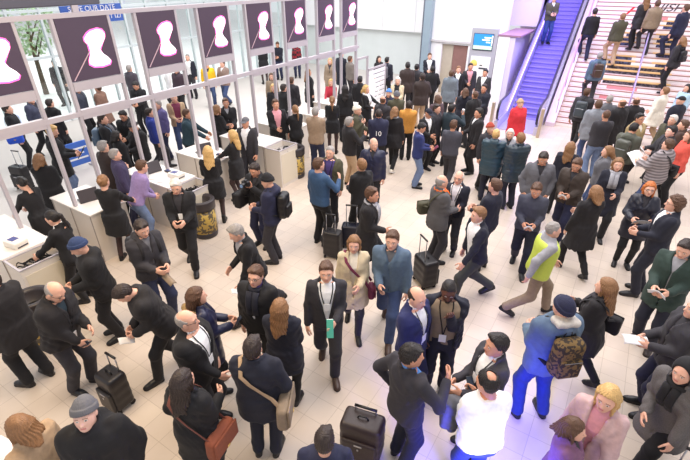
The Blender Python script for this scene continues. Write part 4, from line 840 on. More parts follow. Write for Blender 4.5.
s = P(232, 226, 240, 'grey haired man in dark blazer stepping left in mid stride on open floor', top='suit', tc='ink', under='lgrey', lc='char', hair='short', hc='hgy', legs='stride', lean=.3, head=(.3, 0), arms=('fwd', 'hold'))
paper(s, 'leaflet held by the striding grey haired man', hands='L', w=.12, h=.18)
s = P(251, 339, 2, 'man in navy coat with tan messenger bag, back to viewer', top='coat', hem=.74, tc='dnavy', hair='short', hc='hdk', lc='dnavy', arms=('hold', 'pocket'), legs='stand', h=1.76, fat=1.04)
shoulder_bag(s, 'tan messenger bag on the hip of the man in navy coat', 'taupe', side=1, size=(.2, .06, .15), strap='tan', yo=-.06, z=.92)
s = P(180, 372, 22, 'dark brown haired woman in black coat with orange-brown handbag at the bottom', sex='F', top='coat', tc='ink', hair='long', hc='hdk', lc='ink', legsw=SL_, arms=('pocket', 'hold'), fat=1.08, h=1.7)
shoulder_bag(s, 'orange-brown leather handbag on the woman at the bottom', srgb(136, 72, 48), side=1, size=(.18, .065, .14), strap=srgb(120, 68, 58), yo=.04, z=.9)
s = P(324, 432, 0, 'dark haired person in blue jacket half cut at the bottom edge', sex='M', top='sweater', tc='navy', hair='short', hc='hdk', lc='navy', arms=('relax', 'relax'), h=1.62)
s = P(326, 262, 178, 'man in open dark grey suit walking toward viewer with teal folder', top='suit', tc='char', under='white', V=(.95, .1), lc='char', hair='short', hc='hbr', legs='walk', arms=('hold', 'relax'), shoe='brown', badge=1.2, h=1.77)
e = hand_item('folder', s, 'teal folder carried by the walking man in dark grey suit', 'folder', 'L', (.02, .03, .02), Rx(-.25)); MB().box(-.035, -.008, -.12, .045, .008, .12, bev=.004).build('cover', mat('teal_card', srgb(96, 206, 176), .5), e); MB().box(-.03, -.005, -.115, .042, .005, .122).build('pages', mat('printed_paper', K['white'], .6), e)
s = P(354, 236, 182, 'woman with long light hair in beige coat walking toward viewer', sex='F', top='coat', tc='beige', V=(.95, .06), under='cream', hem=.62, hair='long', hc='hlb', lc='char', legsw=SL_, legs='walk', arms=('hold', 'down'), shoe='boot', shc='ink')
shoulder_bag(s, 'dark red handbag at the hip of the woman in beige coat', 'maroon', side=-1, size=(.12, .05, .1), z=.86, yo=.1)
s = P(393, 231, 196, 'man in blue denim jacket and jeans striding toward viewer, brown boots', top='jacket', tc='steel', under='grey', lc='jean', legsw=J, hair='short', hc='hbr', legs='stride', arms=('relax', 'hold'), shoe='boot', shc='brown', h=1.82, lean=.08)
phone(s, 'phone in the hand of the man in denim jacket')
P(372, 187, 108, 'person in long black coat and patterned scarf behind the denim jacket man', top='coat', hem=.5, tc='blk', hair='short', hc='hbr', scarf='lgrey', lc='ink', legs='stride', arms=('carry', 'hold'), skin='b', lean=.12, h=1.8)
# --- near centre trio
s = P(418, 288, 132, 'balding man in bright blue suit and white shirt with dark lanyard', top='suit', tc=srgb(34, 40, 88), under='white', V=(1.0, .09), hair='bald', hc='hdk', skin='a', lc=srgb(32, 38, 78), badge=1.12, fat=1.08, arms=('down', 'relax'), head=(.1, -.1))
s = P(450, 283, 192, 'dark skinned man in navy jacket and taupe sweater, hand at his chin', top='jacket', tc='dnavy', under='taupe', V=(.88, .2), fat=1.1, hair='crop', hc='hblk', skin='d', beard='hblk', badge=1.02, lc='dnavy', arms=('chin', 'pocket'), head=(.3, 0), legs='stand', hem=.8)
s = P(413, 345, 58, 'man in dark grey suit gesturing with raised hand, laptop trolley behind him', top='suit', tc=srgb(44, 42, 50), under='sky', hair='short', hc='hblk', skin='b', lc='dnavy', arms=('hip', 'point'), legs='shift', h=1.8, head=(.1, -.5))
suitcase(0, 0, 20, 'dark brown rolling case with metal zip behind the gesturing man', c='dbrown', w=.23, d=.14, h=.52, handle=.63, P=at_z(362, 451, 0))
s = P(488, 371, 352, 'man with bald crown in white shirt seen from behind at the bottom', top='shirt', tc='white', V=None, hair='crown', hc='hblk', skin='b', lc='blue', arms=('hold', 'phone'), fat=1.15, badge=1.1, head=(.2, .5), h=1.72, lean=.1)
phone(s, 'black phone held up by the man in white shirt', 'R')
e = hand_item('folded_jacket', s, 'grey jacket draped over the arm of the man in white shirt', 'jacket', 'L', (-.1, -.06, -.12)); v, q = sdf_box((0, 0, 0), (.13, .09, .2), .08, extra=lambda F, x, y, z: F+.012*np.sin(x*45+z*12)*np.sin(z*24+y*30)); link('folded_cloth', mesh('folded_cloth', v, q, fab('grey')), e); v, q = sdf_box((.03, .05, -.2), (.05, .05, .14), .045, extra=lambda F, x, y, z: F+.006*np.sin(z*50)); link('hanging_sleeve', mesh('hanging_sleeve', v, q, fab('grey')), e)
s = P(500, 335, 262, 'black haired man in dark grey suit listening beside the white shirt', top='suit', tc=srgb(54, 52, 60), under='white', V=(1.1, .09), hair='short', hc='hblk', skin='b', lc='dnavy', arms=('hold', 'hold'), badge=1.2, h=1.76)
# --- right foreground
s = P(567, 298, 352, 'man in navy beanie and steel blue jacket with patterned backpack, blue jeans', top='puffer', tc='steel', hair='beanie', hc='navy', lc='blue', legsw=J, arms=('hold', 'hold'), legs='wide', hood=True, h=1.84)
backpack(s, 'brown camouflage backpack on the man in navy beanie', srgb(112, 88, 48), 'camo')
v, q = sdf_box((0, 0, 0), (.13, .08, .035), .033, extra=lambda F, x, y, z: F+.005*np.sin(x*60)*np.sin(y*55)); link('hood_lining', mesh('hood_lining', v, q, mat('fleece', srgb(190, 184, 176), .95, kind='fleece', scale=70, var=.2, bump=.5)), s['root'], m4(s['RT'], s['T']((0, -.1, 1.53))))
s = P(610, 279, 318, 'woman with long ginger-blond hair in black coat, looking left', sex='F', top='coat', hem=.68, tc='blk', hair='long', hc=None or 'hlb', lc='ink', legsw=SL_, arms=('hold', 'phone'), shoe='sneaker', shc='ink', legs='walk', scarf='char', h=1.7)
phone(s, 'phone in the hands of the ginger-blond woman in black coat', 'L'); shoulder_bag(s, 'black shoulder bag behind the ginger-blond woman', 'blk', side=1, size=(.16, .06, .13), z=.98, yo=-.08)
s = P(688, 241, 232, 'man in dark green coat reading papers at the right edge', top='coat', tc='green', under='lgrey', hem=.72, hair='short', hc='hdk', lc='dnavy', arms=('hold', 'hold'), shoe='brown', shc='dbrown', head=(.35, 0), h=1.8, legs='shift')
paper(s, 'white papers read by the man in dark green coat', w=.2, h=.16)
s = P(704, 300, 285, 'person in dark grey jacket cut off by the right edge, holding white paper', top='jacket', tc='char', lc='navy', hair='short', hc='hdk', arms=('hold', 'hold')); paper(s, 'white paper bag held by the person cut off at the right edge', w=.16, h=.24, tilt=.2)
s = P(679, 196, 296, 'large man with curly brown hair and glasses in navy suit', top='suit', tc='dnavy', under='white', hair='curly', hc='hbr', glass=True, lc='dnavy', arms=('hold', 'hold'), legs='shift', fat=1.1, h=1.83, skin='a')
s = P(652, 182, 206, 'orange haired woman in dark coat holding grey papers', sex='F', top='coat', tk='shiny', hem=.66, tc='dnavy', hair='bob', hc='hred', lc='ink', legsw=SL_, arms=('paper', 'paper'), glass=True, shc='ink'); paper(s, 'grey folded papers held by the orange haired woman', c='lgrey', w=.3, h=.22)
P(598, 186, 350, 'person with tan hair in long dark coat, back to viewer at right centre', sex='F', top='coat', hem=.6, tc='blk', hair='bob', hc='hlb', lc='ink', legsw=SL_, legs='walk', arms=('relax', 'hold'), h=1.74)
s = P(578, 159, 222, 'man in brown-black jacket with white armband card looking down', top='jacket', tc=srgb(58, 48, 42), hair='short', hc='hbr', skin='b', lc='navy', legsw=J, arms=('hold', 'hold'), head=(.4, 0), fat=1.08, legs='walk'); paper(s, 'white card in front of the man in brown-black jacket', w=.16, h=.09)
P(545, 153, 196, 'dark haired man in grey tweed coat looking down, hands in pockets', top='coat', tk='tweed', tc='grey', hem=.72, under='char', hair='short', hc='hdk', skin='b', lc='lgrey', arms=('pocket', 'pocket'), head=(.45, 0), h=1.8)
s = P(538, 184, 202, 'man in dark blue sweater walking with papers in front of the tweed coat', top='sweater', tc=srgb(56, 58, 72), hair='short', hc='hbr', skin='b', lc='dnavy', legsw=J, legs='walk', arms=('hold', 'hold'), head=(.4, 0)); paper(s, 'small white paper held by the man in dark blue sweater', w=.14, h=.1)
P(555, 222, 95, 'person in grey top with hi-vis yellow vest crossing the floor', top='hoodie', tc='lgrey', vest=True, hair='crop', hc='hgy', lc='taupe', legs='stride', arms=('fwd', 'back'), h=1.72, lean=.1)
P(497, 179, 318, 'man in navy shirt seen from behind, short brown hair', top='shirt', tc='dnavy', V=None, hair='short', hc='hbr', lc='dnavy', arms=('hold', 'hold'), fat=1.06, h=1.78)
s = P(480, 207, 262, 'person in white shirt and dark waistcoat rushing left behind the chin-rubbing man', top='suit', tc='dnavy', under='white', V=(.86, .17), hair='short', hc='hlb', skin='a', lc=srgb(56, 58, 56), legs='stride', arms=('fwd', 'relax'), lean=.14)
s = P(442, 175, 76, 'bald man in grey coat with orange scarf and trolley suitcase', top='jacket', tk='tweed', tc=srgb(88, 86, 88), under='white', V=(.9, .1), hair='bald', hc='hgy', scarf='orange', lc='char', arms=('down', 'hold'), badge=1.1, h=1.76, hem=.78)
shoulder_bag(s, 'olive shoulder bag behind the man with orange scarf', 'olive', side=-1, size=(.12, .07, .12), yo=-.12, z=1.02); suitcase(424, 283, 250, 'black trolley suitcase standing below the man with orange scarf', w=.21, d=.14, h=.5)
s = P(460, 171, 212, 'white haired man in dark blazer and white shirt facing the orange scarf', top='suit', tc='dnavy', under='white', V=(1.0, .1), hair='bald', hc='hwh', glass=True, lc='char', badge=1.15, arms=('hold', 'hold'), h=1.68)
# --- centre
s = P(424, 123, 96, 'man in blue blazer and grey-blue trousers reading a red leaflet', top='suit', tc=srgb(34, 45, 100), under='white', hair='short', hc='hblk', skin='b', lc='ljean', arms=('hold', 'hold'), head=(.45, 0), h=1.66); paper(s, 'red leaflet held by the man in blue blazer', c='maroon', w=.14, h=.2)
P(430, 109, 150, 'man in black jacket and white shirt behind the blue blazer', top='suit', tc='ink', under='white', hair='cap', hc='dnavy', lc='ink', skin='b', arms=('relax', 'hold'), h=1.7, head=(.35, 0))
P(454, 120, 30, 'man in dark grey waistcoat turning away, right of the blue blazer', top='sweater', tc=srgb(66, 66, 76), hair='short', hc='hbr', skin='b', lc='char', legs='walk', arms=('relax', 'hold'), h=1.72)
s = P(480, 108, 262, 'man in long black overcoat in profile right of the centre group', top='coat', hem=.5, tc='blk', under='white', hair='short', hc='hblk', skin='b', lc='ink', arms=('relax', 'hold'), h=1.75)
P(497, 129, 24, 'person with blond cropped hair in hooded blue puffer coat', top='puffer', tk='quilt', tc='teal', hem=.7, hood=True, hair='crop', hc='hbl', lc='dnavy', arms=('hold', 'hold'), h=1.74)
P(522, 133, 352, 'man with short fair hair in dark teal puffer coat, back turned', top='puffer', tk='quilt', tc='dteal', hem=.7, hair='short', hc='hlb', lc='dnavy', arms=('hold', 'hold'), h=1.78)
P(491, 123, 160, 'person in rust red knit hat behind the blue puffer coat', top='jacket', tc='char', hair='beanie', hc=srgb(160, 62, 44), lc='ink', h=1.66)
P(511, 129, 200, 'white haired person in pale hood between the two puffer coats', sex='F', top='jacket', tc='lgrey', hair='bob', hc='hwh', lc='ink', h=1.6)
P(521, 99, 170, 'person in bright red jacket with beige hat at the escalator foot', sex='F', top='puffer', tc='red', hem=.74, hair='beanie', hc='tan', lc='ink', legsw=SL_, legs='walk', h=1.7)
s = P(318, 158, 42, 'man in blue sweater and black trousers, back turned, facing the olive jacket', top='sweater', tc='bblue', hair='short', hc='hbr', lc='ink', arms=('down', 'point'), h=1.82, head=(0, -.2))
s = P(330, 146, 196, 'man in olive jacket with purple sweater and white badge', top='jacket', tc='olive', under='purple', V=(.9, .12), hair='crop', hc='hgy', lc='ink', badge=1.15, arms=('relax', 'hold'), fat=1.08, h=1.76)
suitcase(331, 262, 200, 'black tapered trolley bag with chrome top at the feet of the olive jacket', h=.52, w=.17, d=.12, P=at_z(333, 256, 0))
s = P(362, 159, 326, 'man with light brown hair in black suit, back turned, beside the navy padded jacket', top='suit', tc='ink', under='white', hair='short', hc='hlb', lc='ink', arms=('hold', 'down'), h=1.76); suitcase(350, 243, 190, 'dark blue trolley case standing beside the black suited man', c='dnavy', P=at_z(352, 246, 0), h=.45)
P(374, 138, 192, 'bald man in navy padded jacket looking right in the centre', top='jacket', tk='shiny', tc='navy', under='char', hair='bald', hc='hgy', lc='ink', arms=('down', 'pocket'), head=(.1, .5), h=1.76)
s = P(265, 174, 282, 'man in black beanie and navy jacket handing something to the photographer', top='jacket', tc='navy', hair='beanie', hc='ink', lc='char', arms=('hold', 'hold'), hood=True, h=1.77, head=(.3, 0)); backpack(s, 'dark backpack worn by the man in black beanie', 'ink')
s = P(253, 164, 206, 'photographer in black jacket with raised camera and bag on his chest', top='jacket', tc='ink', hair='short', hc='hdk', skin='b', lc='navy', legsw=J, arms=('camera', 'camera'), head=(.35, 0), h=1.75); camera_item(s, 'grey camera held up by the photographer in black')
shoulder_bag(s, 'black camera bag hanging in front of the photographer', 'blk', side=1, size=(.17, .08, .15), yo=.2, z=1.05)
s = P(349, 117, 62, 'grey haired man in black jacket and beige trousers, hand raised', top='jacket', tc='blk', hair='short', hc='hgy', skin='b', lc='tan', arms=('down', 'point'), h=1.76)
s = P(357, 105, 112, 'person in cream knit cap with rucksack straps behind the beige trousers', top='jacket', tc='olive', hair='beanie', hc='cream', lc='ink', arms=('hold', 'strap'), h=1.76); backpack(s, 'dark rucksack on the person in cream knit cap', 'char')
s = P(379, 109, 4, 'man in navy jacket with white number ten on his back', top='jacket', tc='navy', hair='crop', hc='hdk', skin='b', lc='ink', arms=('hold', 'hold'), h=1.78, fat=1.06)
text('10', .17, 'back_number', mat('white_print', (.9, .9, .92), .6), s['root'], m4(s['RT'], s['T']((0, front(PROF_M, 0, 1.2, .03, 1.06, sgn=-1)-.012, 1.18)))@UPX, .003)
P(395, 107, 22, 'light haired person in black coat with pale scarf right of number ten', sex='F', top='coat', hem=.7, tc='blk', scarf='lgrey', hair='bob', hc='hlb', lc='ink', legsw=SL_, legs='walk', shoe='sneaker', shc='cream', arms=('hold', 'carry'), h=1.75)
P(409, 101, 8, 'person in mustard yellow jacket in the centre crowd', top='jacket', tc='must', hair='short', hc='hdk', lc='ink', arms=('hold', 'hold'), h=1.68)
P(383, 96, 30, 'reddish bald man behind number ten', top='jacket', tc='char', hair='bald', hc='hbr', skin='b', lc='ink', h=1.72)
P(397, 91, 355, 'grey capped man in olive jacket, back turned', top='jacket', tc='olive', hair='beanie', hc='grey', lc='ink', h=1.74, arms=('hold', 'hold'))
s = P(398, 77, 192, 'white haired woman in cream fur coat with dark scarf', sex='F', top='coat', hem=.6, tc='beige', hair='bob', hc='hwh', scarf='ink', lc='ink', arms=('hold', 'hold'), h=1.72)
P(389, 89, 200, 'person in bright blue knit hat before the cream coat', top='jacket', tc='navy', hair='beanie', hc='sky', lc='ink', h=1.62)
P(423, 73, 352, 'broad man in dark brown jacket and beige trousers, back turned', top='jacket', tc='dbrown', hair='short', hc='hdk', lc='tan', fat=1.12, h=1.84, arms=('hold', 'pocket'), hem=.78)
P(408, 62, 0, 'tall man in brown-black coat near the back wall', top='coat', hem=.75, tc='dbrown', hair='short', hc='hblk', lc='char', fat=1.15, h=1.85)
P(417, 64, 20, 'black haired person at the right shoulder of the tall brown coat', top='coat', tc='char', hair='short', hc='hblk', lc='char', h=1.74)
P(433, 66, 355, 'man in black jacket below the blue-grey column, back turned', top='jacket', tc='ink', hair='short', hc='hblk', lc='ink', h=1.74, arms=('pocket', 'pocket'))
P(430, 53, 182, 'man in dark suit and white shirt leaning at the blue-grey column', top='suit', tc='dnavy', under='white', V=(1.0, .11), hair='short', hc='hbr', lc='dnavy', arms=('relax', 'hold'))
s = P(387, 57, 28, 'dark haired man in navy coat with grey backpack near the back wall', top='jacket', tc='dnavy', hair='short', hc='hblk', lc='ink', h=1.76); backpack(s, 'grey backpack on the man near the back wall', 'grey')
P(379, 56, 150, 'woman with dark hair beside the grey backpack', sex='F', top='jacket', tc='ink', hair='long', hc='hdk', lc='ink', legsw=SL_, h=1.68)
# --- back right cluster
P(471, 63, 184, 'man in dark suit and pink tie below the information screen', top='suit', tc='char', under='pink', hair='short', hc='hdk', skin='b', lc='char', V=(1.0, .1), arms=('down', 'hold'), h=1.8)
P(486, 69, 215, 'man in dark suit at the right side of the information totem', top='suit', tc='char', under='white', hair='short', hc='hblk', skin='b', lc='char', h=1.76)
P(485, 84, 224, 'man in navy jacket in front of the information totem', top='jacket', tc='dnavy', hair='short', hc='hdk', skin='b', lc='dnavy', h=1.74, arms=('hold', 'pocket'))
P(452, 70, 22, 'man in grey-blue coat, back turned, left of the suited pair', top='coat', hem=.7, tc=srgb(106, 116, 126), hair='short', hc='hbr', lc='char', h=1.79)
P(459, 66, 190, 'light haired man in dark blazer behind the grey-blue coat', top='suit', tc='ink', under='white', hair='short', hc='hlb', lc='ink', h=1.72)
P(466, 88, 10, 'brown haired person in dark navy coat in the back right cluster', sex='F', top='coat', tc='dnavy', hair='bob', hc='hbr', lc='ink', h=1.7, arms=('hold', 'hold'))
P(438, 95, 340, 'brown haired person in grey-maroon coat in the back cluster', sex='F', top='coat', tc=srgb(84, 66, 74), hair='bob', hc='hbr', lc='ink', h=1.68)
P(476, 91, 335, 'broad man in black-blue jacket before the navy jacket man', top='jacket', tc='ink', hair='crop', hc='hbr', skin='b', lc='ink', h=1.72, fat=1.12)
s = P(452, 104, 52, 'dark haired man in teal-grey jacket raising a drink', top='jacket', tc='dteal', hair='short', hc='hblk', skin='b', lc='ink', arms=('relax', 'up'), h=1.74)
e = hand_item('drinking_cup', s, 'small white cup raised by the man in teal-grey jacket', 'cup', 'R', (0, .01, .04)); MB().lathe([(.028, -.05), (.034, .04), (.036, .05)], n=16).build('cup_wall', mat('paper_cup', srgb(220, 224, 235), .5), e, True); MB().lathe([(.038, .05), (.038, .058), (.03, .064)], n=16).build('cup_lid', M_W, e, True)
P(437, 104, 130, 'man in dark coat half hidden left of the raised cup', top='jacket', tc='char', hair='short', hc='hdk', lc='ink', h=1.68)
# --- stair foot and right crowd
s = P(588, 88, 38, 'curly haired man in dark jacket with backpack walking to the stairs', top='jacket', tc='char', hair='short', hc='hbr', skin='b', lc='ink', legsw=SL_, legs='stride', arms=('down', 'hold'), h=1.84, lean=.08); backpack(s, 'dark grey backpack on the man walking to the stairs', srgb(58, 66, 72))
P(600, 100, 14, 'man in light grey coat and jeans, back turned at the stair foot', top='coat', hem=.72, tc=srgb(128, 132, 140), hair='short', hc='hbr', skin='b', lc='jean', legsw=J, h=1.8, fat=1.06)
P(608, 110, 2, 'man in charcoal sweater and blue-grey jeans, back turned', top='sweater', tc='char', hair='crop', hc='hbr', skin='b', lc='ljean', legsw=J, arms=('hold', 'hold'), h=1.8, fat=1.1)
P(611, 95, 20, 'grey haired person behind the charcoal sweater', top='jacket', tc='grey', hair='short', hc='hgy', lc='ink', h=1.74)
P(624, 99, 350, 'bald man in black coat left of the second bald man', top='coat', tc='blk', hair='bald', hc='hbr', skin='b', lc='ink', h=1.76, fat=1.1)
P(638, 97, 25, 'bald man in black coat at the centre of the stair foot', top='coat', tc='blk', hair='bald', hc='hbr', skin='b', lc='ink', h=1.78, fat=1.05, legs='walk')
P(667, 87, 330, 'person in cream coat hurrying past the stair foot', sex='F', top='coat', hem=.65, tc='cream', hair='short', hc='hlb', lc='tan', legs='walk', arms=('down', 'fwd'), h=1.8, fat=1.1)
P(683, 96, 340, 'grey haired person in black cap and dark blue coat', top='jacket', tc='dnavy', hair='cap', hc='ink', lc='ink', h=1.77, fat=1.12)
P(689, 84, 250, 'dark haired person in pale blue top at the right edge', sex='F', top='sweater', tc=srgb(170, 200, 220), hair='bob', hc='hblk', lc='ink', h=1.68)
P(641, 113, 160, 'dark haired man with glasses in tan overcoat', top='coat', tc=srgb(168, 146, 104), hem=.6, under='cream', hair='short', hc='hblk', skin='b', glass=True, lc='ink', h=1.78, fat=1.1)
s = P(636, 123, 52, 'dark haired man in grey-green jacket before the tan overcoat', top='jacket', tc=srgb(84, 86, 76), hair='short', hc='hblk', skin='b', lc='ink', arms=('hold', 'hold'), head=(.4, 0), hood=True, h=1.78); backpack(s, 'grey-green backpack on the man before the tan overcoat', srgb(78, 80, 72))
P(675, 115, 250, 'white haired person among the readers at the right', top='jacket', tc='olive', hair='short', hc='hwh', lc='ink', h=1.7)
s = P(674, 126, 275, 'black haired man in profile reading a white newspaper', top='jacket', tc='char', hair='short', hc='hblk', skin='p', lc='ink', arms=('paper', 'paper'), h=1.74); paper(s, 'white newspaper read by the black haired man', w=.34, h=.3)
P(686, 120, 300, 'brown haired man behind the red sweater at the right edge', top='jacket', tc='brown', hair='short', hc='hbr', lc='ink', h=1.72)
P(693, 130, 285, 'person in coral red sweater at the right edge', sex='F', top='sweater', tc=srgb(214, 84, 70), hair='bob', hc='hbr', lc='ink', h=1.8)
s = P(671, 139, 334, 'person in grey striped puffer jacket holding a large white sheet', top='puffer', tk='stripe', tc=srgb(156, 146, 148), hair='short', hc='hbr', lc='jean', legsw=J, arms=('paper', 'paper'), h=1.76, fat=1.06); paper(s, 'large white sheet held by the striped puffer jacket', w=.42, h=.36)
shoulder_bag(s, 'black shoulder bag on the striped puffer jacket', 'blk', side=1, size=(.14, .06, .13), yo=-.06, z=1.05)
P(620, 158, 205, 'blond woman with pale grey scarf in dark coat hurrying through the crowd', sex='F', top='coat', tc='dnavy', scarf='lgrey', hair='bob', hc='hlb', lc='ink', legs='walk', arms=('hold', 'relax'), h=1.7)
P(572, 142, 32, 'woman with long olive-brown hair in dark purple jacket', sex='F', top='jacket', tc='dnavy', hair='long', hc='hlb', lc='ink', legsw=SL_, h=1.68)
P(610, 146, 290, 'tan haired person in grey jacket in the thick of the right crowd', sex='F', top='jacket', tc='grey', hair='bob', hc='hlb', lc='jean', h=1.66)
# --- stairs and escalator
kw = dict(plane=stair_ray)
P(596, 8, 8, 'man in black shirt climbing the left side of the stairs', top='shirt', V=None, tc='ink', hair='short', hc='hdk', lc='navy', legs='step', **kw)
P(624, 13, 2, 'man in khaki jacket and beige trousers climbing the stairs', top='jacket', tc='olive', hair='short', hc='hlb', lc='tan', legs='step', arms=('down', 'hold'), **kw)
P(648, -4, 355, 'person in dark coat with tan scarf climbing beside the centre rail', sex='F', top='coat', hem=.7, tc='char', scarf='tan', hair='long', hc='hlb', lc='ink', legs='step2', h=1.76, **kw)
P(659, 0, 5, 'person in grey-beige jacket right beside the dark coat on the stairs', top='jacket', tc='taupe', hair='short', hc='hbr', lc='char', legs='step', **kw)
P(688, 4, 345, 'brown haired man in navy suit climbing the right of the stairs', top='suit', tc='navy', hair='short', hc='hbr', lc='navy', legs='step', V=None, h=1.84, **kw)
s = P(684, 37, 340, 'blond person in dark jacket with pale bag strap on the lower stairs', sex='F', top='jacket', tc='char', hair='bob', hc='hlb', lc='ink', legs='step2', h=1.78, **kw); backpack(s, 'small black rucksack on the blond person on the lower stairs', 'ink', big=.8)
s = P(601, 52, 12, 'person in grey-blue jacket with brown backpack climbing the lower stairs', top='jacket', tc='steel', hair='short', hc='hgy', lc='char', legs='step', **kw); backpack(s, 'brown backpack on the climber in grey-blue jacket', 'brown')
P(555, -5, 186, 'person in olive jacket and blue trousers riding down the escalator', top='jacket', tc='olive', under='white', hair='short', hc='hbr', lc='blue', legsw=J, arms=('hold', 'hold'), h=1.74, plane=esc_ray)
# --- hostesses and visitors at the counters
s = P(18, 177, 288, 'hostess with black ponytail bent over the nearest counter, farther one', sex='F', top='dress', tc='ink', hem=.62, hair='ponytail', hc='hblk', legsw='tights', lc='tight', arms=('table', 'hold'), lean=.18, head=(.35, 0))
s = P(48, 211, 268, 'hostess with black ponytail at the nearest lanyard box', sex='F', top='suit', tc='ink', hair='ponytail', hc='hblk', legsw=SL_, lc='ink', under='white', arms=('table', 'hold'), lean=.1, head=(.25, 0))
s = P(72, 240, 236, 'person in blue knit hat and dark padded jacket beside the nearest lanyard box', top='puffer', tc='ink', hair='beanie', hc=srgb(40, 58, 98), beard='hwh', lc='ink', arms=('hold', 'hold'), lean=.12, hood=True, head=(.35, 0), h=1.75)
P(37, 154, 352, 'hostess with light brown hair in black coat between the first two counters', sex='F', top='coat', tc='ink', hem=.6, hair='bob', hc='hlb', legsw='tights', lc='tight', arms=('hold', 'hold'), h=1.72)
P(101, 175, 4, 'hostess with hair bun in black coat at the second counter, back turned', sex='F', top='dress', tc='ink', hem=.6, hair='bun', hc='hlb', legsw='tights', lc='tight', arms=('hold', 'table'), h=1.74)
s = P(52, 125, 66, 'bearded blond man in black coat and light jeans holding a tablet', top='coat', tc='ink', hem=.66, hair='short', hc='hbl', beard='hlb', lc='ljean', legsw=J, arms=('hold', 'hold'), head=(.35, 0), h=1.86)
e = hand_item('tablet', s, 'black tablet held by the bearded blond man', 'tablet', 'LR', (0, .05, .02), Rx(-.9)); MB().box(-.09, -.13, -.006, .09, .13, .006, bev=.004).build('case', mat('phone_case', K['ink'], .3), e); MB().box(-.08, -.12, .006, .08, .12, .007).build('screen', mat('phone_screen', srgb(40, 48, 64), .1), e)
P(141, 160, 44, 'man in purple shirt and jeans leaning over the third counter', top='shirt', V=None, tc='lilac', hair='short', hc='hbr', lc='ljean', legsw=J, lean=.45, arms=('table', 'hold'), h=1.74)
s = P(174, 180, 172, 'silver haired man in black jacket with lanyard walking from the counters', top='jacket', tc='ink', under='char', V=(1.0, .08), hair='short', hc='hwh', lc='ink', badge=1.12, arms=('hold', 'hold'), legs='walk', head=(.35, 0), h=1.8)
P(101, 141, 28, 'grey haired man in dark brown coat queueing beyond the second counter', top='coat', tc='dbrown', hair='short', hc='hgy', lc='ink', arms=('hold', 'hold'), h=1.76)
P(113, 149, 60, 'person in dark purple jacket beside the grey haired brown coat', top='jacket', tc=srgb(60, 52, 84), hair='short', hc='hgy', lc='navy', h=1.7)
s = P(101, 114, 78, 'man in black jacket with grey scarf carrying a pale backpack', top='jacket', tc='ink', scarf='grey', hair='short', hc='hdk', lc='ink', h=1.76); backpack(s, 'pale grey backpack behind the man with grey scarf', 'steel')
P(121, 111, 186, 'dark haired man in black jacket facing the counters', top='jacket', tc='ink', hair='short', hc='hblk', skin='b', lc='ink', glass=True, head=(.4, 0), arms=('hold', 'hold'), h=1.76)
P(130, 122, 214, 'man in dark cap and black jacket reading a leaflet', top='puffer', tc='ink', hair='beanie', hc='char', skin='b', lc='ink', head=(.45, 0), arms=('hold', 'hold'), h=1.75)
P(115, 131, 40, 'short dark haired woman between the cap man and the counters', sex='F', top='jacket', tc='ink', hair='bob', hc='hblk', lc='ink', h=1.64)
s = P(134, 82, 186, 'man in black shirt typing on a phone, framed between two screens', top='jacket', tc='ink', hair='short', hc='hblk', skin='b', lc='ink', arms=('hold', 'hold'), head=(.45, 0), h=1.76); phone(s, 'phone used by the man framed between two screens')
P(173, 93, 152, 'man in tan blazer and maroon shirt beyond the third counter', top='suit', tc='tan', under='maroon', V=(.9, .11), hair='crop', hc='hgy', lc='jean', legsw=J, arms=('hold', 'hold'), h=1.78)
P(186, 109, 82, 'man in teal-grey jacket reaching across the fourth counter', top='jacket', tc='teal', hair='short', hc='hbr', skin='b', lc='ink', arms=('reach', 'reach'), lean=.15, h=1.74)
P(148, 108, 60, 'person in royal blue jacket beyond the third counter', top='jacket', tc='rblue', hair='short', hc='hdk', lc='char', legs='walk', h=1.72)
P(157, 100, 210, 'grey haired person in violet jacket beside the tan blazer', top='jacket', tc=srgb(92, 84, 132), hair='short', hc='hgy', lc='navy', h=1.7)
P(207, 146, 346, 'hostess with long blond hair in black coat beside the yellow bin, back turned', sex='F', top='dress', tc='ink', hem=.62, hair='long', hc='hbl', legsw='tights', lc='tight', arms=('hold', 'hold'), shoe='boot', shc='ink', h=1.74)
P(232, 130, 282, 'hostess with blond ponytail in black at the end of the fourth counter', sex='F', top='dress', tc='ink', hem=.6, hair='long', hc='hbl', legsw='tights', lc='tight', arms=('table', 'hold'), h=1.7)
P(245, 117, 196, 'man in grey flat cap and grey blazer over white shirt', top='suit', tc='char', under='white', V=(1.0, .1), hair='cap', hc='grey', skin='b', lc='char', arms=('relax', 'hold'), h=1.76)
P(225, 98, 160, 'man in black patterned sweater beyond the fourth counter', top='jacket', tc='ink', under='lgrey', hair='short', hc='hbr', skin='b', lc='ink', arms=('hold', 'hold'), h=1.76)
P(216, 105, 40, 'hostess with light hair in black dress between fourth and fifth counters', sex='F', top='dress', tc='ink', hem=.6, hair='bob', hc='hlb', legsw='tights', lc='tight', arms=('hold', 'hold'), h=1.7)
P(275, 99, 156, 'man in black suit and pink shirt standing at the fifth counter', top='suit', tc='ink', under='pink', V=(.95, .11), hair='short', hc='hbr', skin='b', lc='ink', arms=('relax', 'hold'), h=1.85)
P(295, 105, 326, 'hostess with blond ponytail in black trouser suit at the fifth counter', sex='F', top='suit', V=None, tc='ink', hair='ponytail', hc='hlb', legsw=SL_, lc='ink', arms=('table', 'hold'), h=1.7)
P(315, 107, 14, 'man in tan blazer and dark jeans near the wrapped bin, back turned', top='suit', V=None, tc=srgb(150, 128, 106), hair='short', hc='hgy', lc='djean', legsw=J, arms=('hold', 'hold'), h=1.8)
P(273, 84, 170, 'light blond haired person in black coat behind the black suit', sex='F', top='coat', tc='ink', hair='bob', hc='hbl', lc='ink', h=1.66)
